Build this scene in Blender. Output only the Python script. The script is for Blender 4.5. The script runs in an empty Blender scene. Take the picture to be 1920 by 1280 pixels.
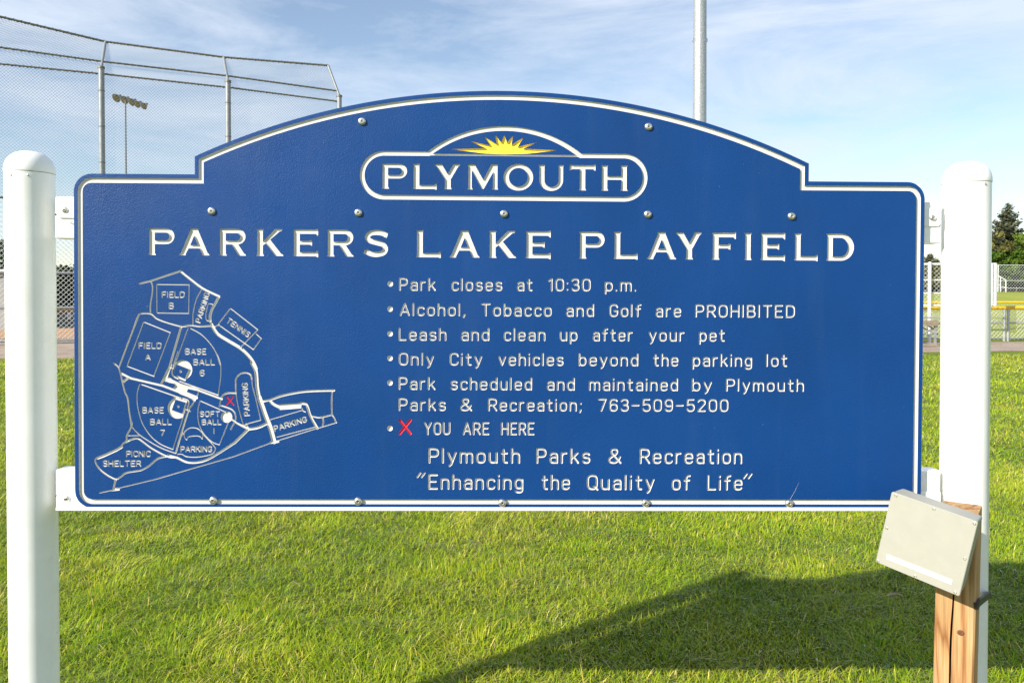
import bpy, bmesh, math, random
import numpy as np
from mathutils import Vector, Matrix
from mathutils.geometry import delaunay_2d_cdt
random.seed(7)
rng = np.random.default_rng(7)
R = math.radians
scene = bpy.context.scene
COL = scene.collection

# ------------------------------------------------------------------ camera
F_PX, IMG_W, IMG_H = 1450.0, 1920.0, 1280.0
CAM = np.array([0.0, -2.225, 1.6])
PITCH, SHIFT = R(0.9), -0.035
cam_d = bpy.data.cameras.new("camera")
cam = bpy.data.objects.new("camera", cam_d)
COL.objects.link(cam)
cam.location = CAM
cam.rotation_euler = (R(90) - PITCH, 0, 0)
cam_d.sensor_width = 36.0
cam_d.lens = F_PX / IMG_W * 36.0
cam_d.shift_y = SHIFT
cam_d.clip_start = 0.05
cam_d.clip_end = 6000
scene.camera = cam

# ------------------------------------------------------------------ world, sun, exposure
SUN_TRAVEL = Vector((1.37, 1.06, -1.0)).normalized()
SUN_EL = math.asin(-SUN_TRAVEL.z)
SUN_AZ = math.atan2(-SUN_TRAVEL.x, -SUN_TRAVEL.y)          # clockwise from +Y
world = bpy.data.worlds.new("World")
scene.world = world
world.use_nodes = True
wn, wl = world.node_tree.nodes, world.node_tree.links
wn.clear()
w_out = wn.new("ShaderNodeOutputWorld")
w_bg = wn.new("ShaderNodeBackground")
w_bg.inputs["Strength"].default_value = 0.106
sky = wn.new("ShaderNodeTexSky")
sky.sky_type = 'NISHITA'
sky.sun_disc = False
sky.sun_elevation = SUN_EL
sky.sun_rotation = SUN_AZ
sky.air_density = 1.0
sky.dust_density = 0.15
sky.ozone_density = 1.0
w_tc = wn.new("ShaderNodeTexCoord")
w_map = wn.new("ShaderNodeMapping")
w_map.inputs["Scale"].default_value = (1.2, 1.2, 5.0)
w_map.inputs["Rotation"].default_value = (0.10, 0.30, 0.4)
w_no = wn.new("ShaderNodeTexNoise")
w_no.inputs["Scale"].default_value = 2.1
w_no.inputs["Detail"].default_value = 10
w_no.inputs["Roughness"].default_value = 0.63
w_no.inputs["Distortion"].default_value = 0.5
w_ramp = wn.new("ShaderNodeMapRange")
w_ramp.inputs[1].default_value = 0.38
w_ramp.inputs[2].default_value = 0.64
w_ramp.inputs[3].default_value = 0.10
w_ramp.inputs[4].default_value = 0.78
w_mix = wn.new("ShaderNodeMixRGB")
w_mix.inputs["Color2"].default_value = (4.9, 5.4, 6.2, 1)      # thin cirrus veil
wl.new(w_tc.outputs["Generated"], w_map.inputs["Vector"])
wl.new(w_map.outputs["Vector"], w_no.inputs["Vector"])
wl.new(w_no.outputs["Fac"], w_ramp.inputs[0])
wl.new(w_ramp.outputs[0], w_mix.inputs["Fac"])
wl.new(sky.outputs["Color"], w_mix.inputs["Color1"])
wl.new(w_mix.outputs["Color"], w_bg.inputs["Color"])
wl.new(w_bg.outputs["Background"], w_out.inputs["Surface"])

sun_d = bpy.data.lights.new("sun", 'SUN')
sun_d.energy = 5.0
sun_d.angle = R(0.55)
sun_d.color = (1.0, 0.93, 0.82)
sun = bpy.data.objects.new("sun", sun_d)
COL.objects.link(sun)
sun.location = (-12, -10, 12)
sun.rotation_euler = SUN_TRAVEL.to_track_quat('-Z', 'Y').to_euler()

scene.view_settings.view_transform = 'Standard'
scene.view_settings.look = 'None'
scene.view_settings.gamma = 1.0
scene.view_settings.exposure = 0.72
scene.cycles.max_bounces = 8
scene.cycles.transparent_max_bounces = 8

# ------------------------------------------------------------------ helpers: camera rays, objects, materials
def ray(px, py):
    v = np.array([(px - IMG_W / 2) / F_PX, (IMG_H / 2 - py + SHIFT * IMG_W) / F_PX, -1.0])
    cp, sp = math.cos(PITCH), math.sin(PITCH)
    # camera axes in the world: right = +x, up = (0, sp, cp), forward = (0, cp, -sp)
    return np.array([v[0], v[1] * sp + cp, v[1] * cp - sp])

def at(px, py, d):
    """world point seen at a pixel, d metres beyond the camera along +y"""
    r = ray(px, py)
    return CAM + r * (d / r[1])

def gx(px, d):
    return at(px, 550, d)[0]

def gy(d):
    return CAM[1] + d

def zz(py, d):
    return at(960, py, d)[2]

def mesh_obj(name, verts, faces, mat, parent=None, loc=None, smooth=False, origin=None):
    """verts are world coordinates; the object sits at loc (or shares its parent's frame)"""
    verts = np.asarray(verts, dtype=float)
    o_w = np.zeros(3)
    if parent is not None:
        o_w = np.array(parent["_w"])
    off = np.zeros(3)
    if loc is not None:
        off = np.asarray(loc, dtype=float) - o_w
    me = bpy.data.meshes.new(name)
    me.from_pydata((verts - o_w - off).tolist(), [], faces if isinstance(faces, list) else faces.tolist())
    if mat is not None:
        me.materials.append(mat)
    if smooth:
        me.polygons.foreach_set("use_smooth", [True] * len(me.polygons))
    me.update()
    ob = bpy.data.objects.new(name, me)
    COL.objects.link(ob)
    if parent is not None:
        ob.parent = parent
    ob.location = off
    ob["_w"] = (o_w + off).tolist()
    return ob

def empty(name, loc):
    ob = bpy.data.objects.new(name, None)
    ob.empty_display_size = 0.2
    COL.objects.link(ob)
    ob.location = loc
    ob["_w"] = [float(a) for a in loc]
    return ob

def tag(o, label=None, cat=None, group=None, kind=None):
    if label: o["label"] = label
    if cat: o["category"] = cat
    if group: o["group"] = group
    if kind: o["kind"] = kind
    return o

class MB:
    """collects simple solids into one mesh"""
    def __init__(self):
        self.v, self.f, self.n = [], [], 0
    def add(self, v, f):
        v = np.asarray(v, dtype=float)
        self.v.append(v)
        self.f += [[i + self.n for i in q] for q in f]
        self.n += len(v)
    def box(self, p, u, v, w):
        """corner-centred box: centre p with half vectors u, v, w"""
        p, u, v, w = map(lambda a: np.asarray(a, dtype=float), (p, u, v, w))
        c = [p - u - v - w, p + u - v - w, p + u + v - w, p - u + v - w,
             p - u - v + w, p + u - v + w, p + u + v + w, p - u + v + w]
        f = [[0, 3, 2, 1], [4, 5, 6, 7], [0, 1, 5, 4], [1, 2, 6, 5], [2, 3, 7, 6], [3, 0, 4, 7]]
        if np.dot(np.cross(u, v), w) < 0:
            f = [q[::-1] for q in f]
        self.add(c, f)
    def abox(self, x0, x1, y0, y1, z0, z1):
        self.box(((x0 + x1) / 2, (y0 + y1) / 2, (z0 + z1) / 2), ((x1 - x0) / 2, 0, 0), (0, (y1 - y0) / 2, 0), (0, 0, (z1 - z0) / 2))
    def tube(self, a, b, r0, r1=None, n=12, cap=True):
        a, b = np.asarray(a, float), np.asarray(b, float)
        r1 = r0 if r1 is None else r1
        d = b - a
        d = d / np.linalg.norm(d)
        h = np.array([0, 0, 1.0]) if abs(d[2]) < 0.9 else np.array([1.0, 0, 0])
        u = np.cross(d, h); u /= np.linalg.norm(u)
        w = np.cross(d, u)
        t = np.arange(n) * 2 * np.pi / n
        ring = np.outer(np.cos(t), u) + np.outer(np.sin(t), w)
        v = np.vstack([a + ring * r0, b + ring * r1])
        f = [[i, i + n, (i + 1) % n + n, (i + 1) % n] for i in range(n)]
        if cap:
            f += [list(range(n)), list(range(2 * n - 1, n - 1, -1))]
        self.add(v, f)
    def path(self, pts, r, n=8):
        for a, b in zip(pts[:-1], pts[1:]):
            self.tube(a, b, r, r, n)
    def lathe(self, c, axis, prof, n=24):
        """prof: (radius, distance along axis) pairs"""
        c, d = np.asarray(c, float), np.asarray(axis, float)
        d = d / np.linalg.norm(d)
        h = np.array([0, 0, 1.0]) if abs(d[2]) < 0.9 else np.array([1.0, 0, 0])
        u = np.cross(d, h); u /= np.linalg.norm(u)
        w = np.cross(d, u)
        t = np.arange(n) * 2 * np.pi / n
        ring = np.outer(np.cos(t), u) + np.outer(np.sin(t), w)
        v, f = [], []
        for (r, s) in prof:
            v.append(c + d * s + ring * max(r, 1e-5))
        for k in range(len(prof) - 1):
            for i in range(n):
                j = (i + 1) % n
                f.append([k * n + i, (k + 1) * n + i, (k + 1) * n + j, k * n + j])
        f.append(list(range(n)))
        f.append([(len(prof) - 1) * n + i for i in range(n)][::-1])
        self.add(np.vstack(v), f)
    def build(self, name, mat, parent=None, loc=None, smooth=False):
        ob = mesh_obj(name, np.vstack(self.v), self.f, mat, parent, loc, smooth)
        if smooth:
            try:
                ob.data.set_sharp_from_angle(angle=R(40))
            except Exception:
                pass
        return ob

def material(name, color, rough=0.5, metal=0.0, spec=0.5, noise=None, bump=None, coat=0.0):
    """noise=(scale, amount[, second colour]) varies the base colour, bump=(scale, strength, distance)"""
    m = bpy.data.materials.new(name)
    m.use_nodes = True
    nt = m.node_tree
    b = nt.nodes["Principled BSDF"]
    b.inputs["Base Color"].default_value = (*color, 1)
    b.inputs["Roughness"].default_value = rough
    b.inputs["Metallic"].default_value = metal
    b.inputs["Specular IOR Level"].default_value = spec
    b.inputs["Coat Weight"].default_value = coat
    tc = nt.nodes.new("ShaderNodeTexCoord")
    if noise:
        n = nt.nodes.new("ShaderNodeTexNoise")
        n.inputs["Scale"].default_value = noise[0]
        n.inputs["Detail"].default_value = 6
        n.inputs["Roughness"].default_value = 0.6
        nt.links.new(tc.outputs["Object"], n.inputs["Vector"])
        r = nt.nodes.new("ShaderNodeValToRGB")
        c2 = noise[2] if len(noise) > 2 else tuple(c * (1 - noise[1]) for c in color)
        r.color_ramp.elements[0].color = (*c2, 1)
        r.color_ramp.elements[1].color = (*color, 1)
        r.color_ramp.elements[0].position = 0.35
        r.color_ramp.elements[1].position = 0.62
        nt.links.new(n.outputs["Fac"], r.inputs["Fac"])
        nt.links.new(r.outputs["Color"], b.inputs["Base Color"])
    if bump:
        n = nt.nodes.new("ShaderNodeTexNoise")
        n.inputs["Scale"].default_value = bump[0]
        n.inputs["Detail"].default_value = 3
        nt.links.new(tc.outputs["Object"], n.inputs["Vector"])
        bp = nt.nodes.new("ShaderNodeBump")
        bp.inputs["Strength"].default_value = bump[1]
        bp.inputs["Distance"].default_value = bump[2]
        nt.links.new(n.outputs["Fac"], bp.inputs["Height"])
        nt.links.new(bp.outputs["Normal"], b.inputs["Normal"])
    return m

M_BLUE = material("blue_board", (0.0030, 0.046, 0.195), 0.40, spec=0.27, noise=(2.2, 0.14), bump=(310, 0.6, 0.0016))
def weather(m, scale, lo, hi):
    """uneven gloss"""
    nt = m.node_tree
    tc, n, r = nt.nodes.new("ShaderNodeTexCoord"), nt.nodes.new("ShaderNodeTexNoise"), nt.nodes.new("ShaderNodeMapRange")
    n.inputs["Scale"].default_value = scale
    n.inputs["Detail"].default_value = 8
    n.inputs["Roughness"].default_value = 0.7
    r.inputs[1].default_value, r.inputs[2].default_value, r.inputs[3].default_value, r.inputs[4].default_value = 0.3, 0.7, lo, hi
    nt.links.new(tc.outputs["Object"], n.inputs["Vector"])
    nt.links.new(n.outputs["Fac"], r.inputs[0])
    nt.links.new(r.outputs[0], nt.nodes["Principled BSDF"].inputs["Roughness"])
weather(M_BLUE, 5.0, 0.30, 0.44)
def wear(m, scale, stretch, lo, hi, amount, color):
    """faint rain streaks or specks mixed over the base colour"""
    nt = m.node_tree
    b = nt.nodes["Principled BSDF"]
    src = b.inputs["Base Color"].links[0].from_socket
    tc, mp, n, r, mx = [nt.nodes.new(k) for k in ("ShaderNodeTexCoord", "ShaderNodeMapping", "ShaderNodeTexNoise", "ShaderNodeMapRange", "ShaderNodeMixRGB")]
    mp.inputs["Scale"].default_value = stretch
    n.inputs["Scale"].default_value = scale
    n.inputs["Detail"].default_value = 5
    r.inputs[1].default_value, r.inputs[2].default_value, r.inputs[4].default_value = lo, hi, amount
    mx.inputs["Color2"].default_value = (*color, 1)
    L = nt.links.new
    L(tc.outputs["Object"], mp.inputs["Vector"]); L(mp.outputs[0], n.inputs["Vector"]); L(n.outputs["Fac"], r.inputs[0])
    L(r.outputs[0], mx.inputs["Fac"]); L(src, mx.inputs["Color1"]); L(mx.outputs["Color"], b.inputs["Base Color"])
wear(M_BLUE, 16.0, (1, 1, .10), 0.55, 0.78, 0.05, (0.10, 0.16, 0.28))
wear(M_BLUE, 120.0, (1, 1, 1), 0.74, 0.80, 0.45, (0.25, 0.33, 0.45))
M_CORE = material("white_core", (0.61, 0.60, 0.57), 0.6, noise=(9.0, 0.05), bump=(500, 0.15, 0.0004))
M_YELLOW = material("yellow_fill", (0.88, 0.68, 0.05), 0.5, noise=(60.0, 0.06))
M_RED = material("red_fill", (0.70, 0.03, 0.05), 0.5, noise=(80.0, 0.1))
M_WHITE = material("white_powder_coat", (0.86, 0.86, 0.86), 0.32, noise=(7.0, 0.06, (0.80, 0.80, 0.78)), bump=(60, 0.05, 0.001), coat=0.2)
weather(M_WHITE, 9.0, 0.25, 0.48)
wear(M_WHITE, 70.0, (1, 1, .6), 0.73, 0.79, 0.5, (0.36, 0.33, 0.27))
wear(M_WHITE, 14.0, (1, 1, .12), 0.58, 0.80, 0.16, (0.52, 0.50, 0.44))
M_STEEL = material("stainless_steel", (0.80, 0.77, 0.71), 0.36, 1.0, noise=(90, 0.35))
M_SOCKET = material("dark_socket", (0.03, 0.028, 0.025), 0.6)
M_GALV = material("galvanised_steel", (0.52, 0.54, 0.54), 0.42, 0.55, noise=(42, 0.5), bump=(60, 0.15, 0.002))
M_GALVD = material("weathered_galvanised", (0.30, 0.32, 0.33), 0.5, 0.35, noise=(18, 0.3))
M_WIRE = material("chain_link_wire", (0.26, 0.27, 0.28), 0.5, 0.4)
M_RAIL = material("weathered_rail", (0.20, 0.20, 0.18), 0.5, 0.4, noise=(14, 0.4))
M_RUST = material("rust_stain", (0.24, 0.09, 0.02), 0.9, noise=(300, 0.5))

# ------------------------------------------------------------------ the sign's own plane
PSI, RHO = 0.0147, 0.0045
SC = np.array([0.0, 0.0, 1.6])
def rz(v, a=PSI):
    c, s = math.cos(a), math.sin(a)
    return np.array([c * v[0] - s * v[1], s * v[0] + c * v[1], v[2]])
AU = rz(np.array([math.cos(RHO), 0, -math.sin(RHO)]))
AV = rz(np.array([math.sin(RHO), 0, math.cos(RHO)]))
AN = np.cross(AU, AV)                 # towards the viewer (-y)

def uv(px, py, back=0.0):
    """pixel -> coordinates in the sign's front plane (or a parallel plane `back` metres behind it)"""
    r = ray(px, py)
    c = SC - AN * back
    t = np.dot(c - CAM, AN) / np.dot(r, AN)
    p = CAM + r * t - c
    return np.array([np.dot(p, AU), np.dot(p, AV)])

def sw(u, v, depth=0.0):
    """sign plane -> world; depth is metres behind the front face (arrays welcome)"""
    u, v, depth = np.broadcast_arrays(np.asarray(u, float), np.asarray(v, float), np.asarray(depth, float))
    return SC + u[..., None] * AU + v[..., None] * AV - depth[..., None] * AN

PXM = float(np.linalg.norm(uv(1460, 640) - uv(460, 640)) / 1000.0)     # metres per photo pixel on the sign

# ------------------------------------------------------------------ signed distance grid for the routed lettering
H = 0.0008
U0, V0 = -1.34, -0.66
NU, NV = int(2.68 / H), int(1.36 / H)
FAR = 0.02

class Field:
    def __init__(self, depth, slope):
        self.g = None
        self.depth, self.slope = depth, slope
        self.items = []
    def stroke(self, pts, w):
        self.items.append(('s', np.asarray(pts, float), w))
    def shape(self, contours):
        self.items.append(('p', [np.asarray(c, float) for c in contours], 0))
    def rasterise(self):
        lo, hi = np.array([9., 9.]), np.array([-9., -9.])
        for k, p, w in self.items:
            for c in ([p] if k == 's' else p):
                lo, hi = np.minimum(lo, c.min(0) - w / 2), np.maximum(hi, c.max(0) + w / 2)
        self.i0 = int((lo[0] - U0 - 0.012) / H); self.j0 = int((lo[1] - V0 - 0.012) / H)
        self.i1 = int((hi[0] - U0 + 0.012) / H) + 1; self.j1 = int((hi[1] - V0 + 0.012) / H) + 1
        self.g = np.full((self.j1 - self.j0, self.i1 - self.i0), FAR, dtype=np.float32)
        for k, p, w in self.items:
            if k == 's':
                for a, b in zip(p[:-1], p[1:]):
                    self._seg(a, b, w / 2)
                if len(p) == 1:
                    self._seg(p[0], p[0] + 1e-6, w / 2)
            else:
                self._poly(p)
        return self
    def _win(self, lo, hi, pad):
        a = max(self.i0, int((lo[0] - pad - U0) / H)); b = min(self.i1, int((hi[0] + pad - U0) / H) + 2)
        c = max(self.j0, int((lo[1] - pad - V0) / H)); d = min(self.j1, int((hi[1] + pad - V0) / H) + 2)
        x = U0 + H * np.arange(a, b); y = V0 + H * np.arange(c, d)
        return (slice(c - self.j0, d - self.j0), slice(a - self.i0, b - self.i0)), *np.meshgrid(x, y)
    def _seg(self, a, b, r):
        sl, x, y = self._win(np.minimum(a, b), np.maximum(a, b), r + 0.006)
        d = b - a
        L = max(d @ d, 1e-14)
        t = np.clip(((x - a[0]) * d[0] + (y - a[1]) * d[1]) / L, 0, 1)
        q = np.hypot(x - a[0] - t * d[0], y - a[1] - t * d[1]) - r
        self.g[sl] = np.minimum(self.g[sl], q)
    def _poly(self, cs):
        allp = np.vstack(cs)
        sl, x, y = self._win(allp.min(0), allp.max(0), 0.006)
        d2 = np.full(x.shape, 1.0)
        inside = np.zeros(x.shape, bool)
        for c in cs:
            for a, b in zip(c, np.roll(c, -1, 0)):
                e = b - a
                L = max(e @ e, 1e-14)
                t = np.clip(((x - a[0]) * e[0] + (y - a[1]) * e[1]) / L, 0, 1)
                d2 = np.minimum(d2, (x - a[0] - t * e[0]) ** 2 + (y - a[1] - t * e[1]) ** 2)
                if a[1] != b[1]:
                    cr = ((a[1] > y) != (b[1] > y)) & (x < (b[0] - a[0]) * (y - a[1]) / (b[1] - a[1]) + a[0])
                    inside ^= cr
        q = np.sqrt(d2)
        q[inside] *= -1
        self.g[sl] = np.minimum(self.g[sl], np.minimum(q, FAR))
    def groove(self, name, mat, parent):
        """mesh of the routed recess itself; its rim is tucked just under the blue skin"""
        e0, g = 0.0005, self.g
        ins = g < e0
        cell = ins[:-1, :-1] | ins[1:, :-1] | ins[:-1, 1:] | ins[1:, 1:]
        gy_, gx_ = np.gradient(g, H)
        n = np.hypot(gx_, gy_) + 1e-9
        X, Y = np.meshgrid(U0 + H * np.arange(self.i0, self.i1), V0 + H * np.arange(self.j0, self.j1))
        X, Y = X.astype(float), Y.astype(float)
        out = ~ins
        s = np.clip(g[out] - e0, 0, 1.3 * H)
        X[out] -= gx_[out] / n[out] * s
        Y[out] -= gy_[out] / n[out] * s
        D = 0.0004 + np.minimum(self.depth, self.slope * np.maximum(0, -g))
        use = np.zeros(g.shape, bool)
        use[:-1, :-1] |= cell; use[1:, :-1] |= cell; use[:-1, 1:] |= cell; use[1:, 1:] |= cell
        idx = np.full(g.shape, -1, int)
        idx[use] = np.arange(use.sum())
        v = sw(X[use], Y[use], D[use])
        c = np.argwhere(cell)
        f = np.stack([idx[c[:, 0], c[:, 1]], idx[c[:, 0], c[:, 1] + 1], idx[c[:, 0] + 1, c[:, 1] + 1], idx[c[:, 0] + 1, c[:, 1]]], 1)
        return mesh_obj(name, v, f, mat, parent)

def contours(Fd):
    """closed zero contours of a grid (marching squares), as lists of grid-plane points"""
    P = Fd > 0
    code = P[:-1, :-1] * 1 + P[:-1, 1:] * 2 + P[1:, 1:] * 4 + P[1:, :-1] * 8
    nj, ni = Fd.shape
    def eb(j, i): return j * ni + i                     # bottom edge of cell (j,i): horizontal
    def el(j, i): return nj * ni + j * ni + i           # left edge: vertical
    table = {1: 'lb', 2: 'br', 3: 'lr', 4: 'rt', 5: 'lbrt', 6: 'bt', 7: 'lt', 8: 'tl', 9: 'tb', 10: 'brtl', 11: 'tr', 12: 'rl', 13: 'rb', 14: 'bl'}
    segs = []
    for k, s in table.items():
        js, is_ = np.nonzero(code == k)
        if not len(js): continue
        e = {'b': eb(js, is_), 't': eb(js + 1, is_), 'l': el(js, is_), 'r': el(js, is_ + 1)}
        for q in range(0, len(s), 2):
            segs.append(np.stack([e[s[q]], e[s[q + 1]]], 1))
    segs = np.vstack(segs)
    ids = np.unique(segs)
    j = np.where(ids < nj * ni, ids // ni, (ids - nj * ni) // ni)
    i = np.where(ids < nj * ni, ids % ni, (ids - nj * ni) % ni)
    hor = ids < nj * ni
    a = Fd[j, i].astype(float)
    b = np.where(hor, Fd[j, np.minimum(i + 1, ni - 1)], Fd[np.minimum(j + 1, nj - 1), i]).astype(float)
    t = np.clip(a / (a - b + 1e-20), 0.02, 0.98)
    pts = np.stack([U0 + H * (i + np.where(hor, t, 0)), V0 + H * (j + np.where(hor, 0, t))], 1)
    lookup = {int(q): k for k, q in enumerate(ids)}
    adj = [[] for _ in ids]
    for p, q in segs.tolist():
        p, q = lookup[p], lookup[q]
        adj[p].append(q); adj[q].append(p)
    seen = [False] * len(ids)
    loops = []
    for s in range(len(ids)):
        if seen[s]: continue
        loop, cur, prev = [], s, -1
        while not seen[cur]:
            seen[cur] = True
            loop.append(cur)
            nx = [q for q in adj[cur] if not seen[q]]
            if not nx: break
            prev, cur = cur, nx[0]
        if len(loop) > 5:
            loops.append(pts[loop])
    return loops

def simplify(loop, tol=0.00010):
    """greedy straight-run reduction of a closed loop"""
    n = len(loop)
    keep, k = [0], 0
    while k < n - 1:
        best, m = k + 1, k + 2
        while m < n and m - k < 240:
            a, b = loop[k], loop[m]
            d = b - a
            L = np.hypot(*d) + 1e-12
            q = loop[k + 1:m]
            if np.abs((q[:, 0] - a[0]) * d[1] - (q[:, 1] - a[1]) * d[0]).max() / L > tol:
                break
            best = m
            m += 1 if m - k < 12 else 3
        keep.append(best)
        k = best
    return loop[keep]

# ------------------------------------------------------------------ lettering
def E(cx, cy, rx, ry, a0, a1, n=9, p=2.35):
    """arc of a slightly squared ellipse"""
    t = np.radians(np.linspace(a0, a1, n))
    c, s = np.cos(t), np.sin(t)
    return [(cx + rx * np.sign(a) * abs(a) ** (2 / p), cy + ry * np.sign(b) * abs(b) ** (2 / p)) for a, b in zip(c, s)]

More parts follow.
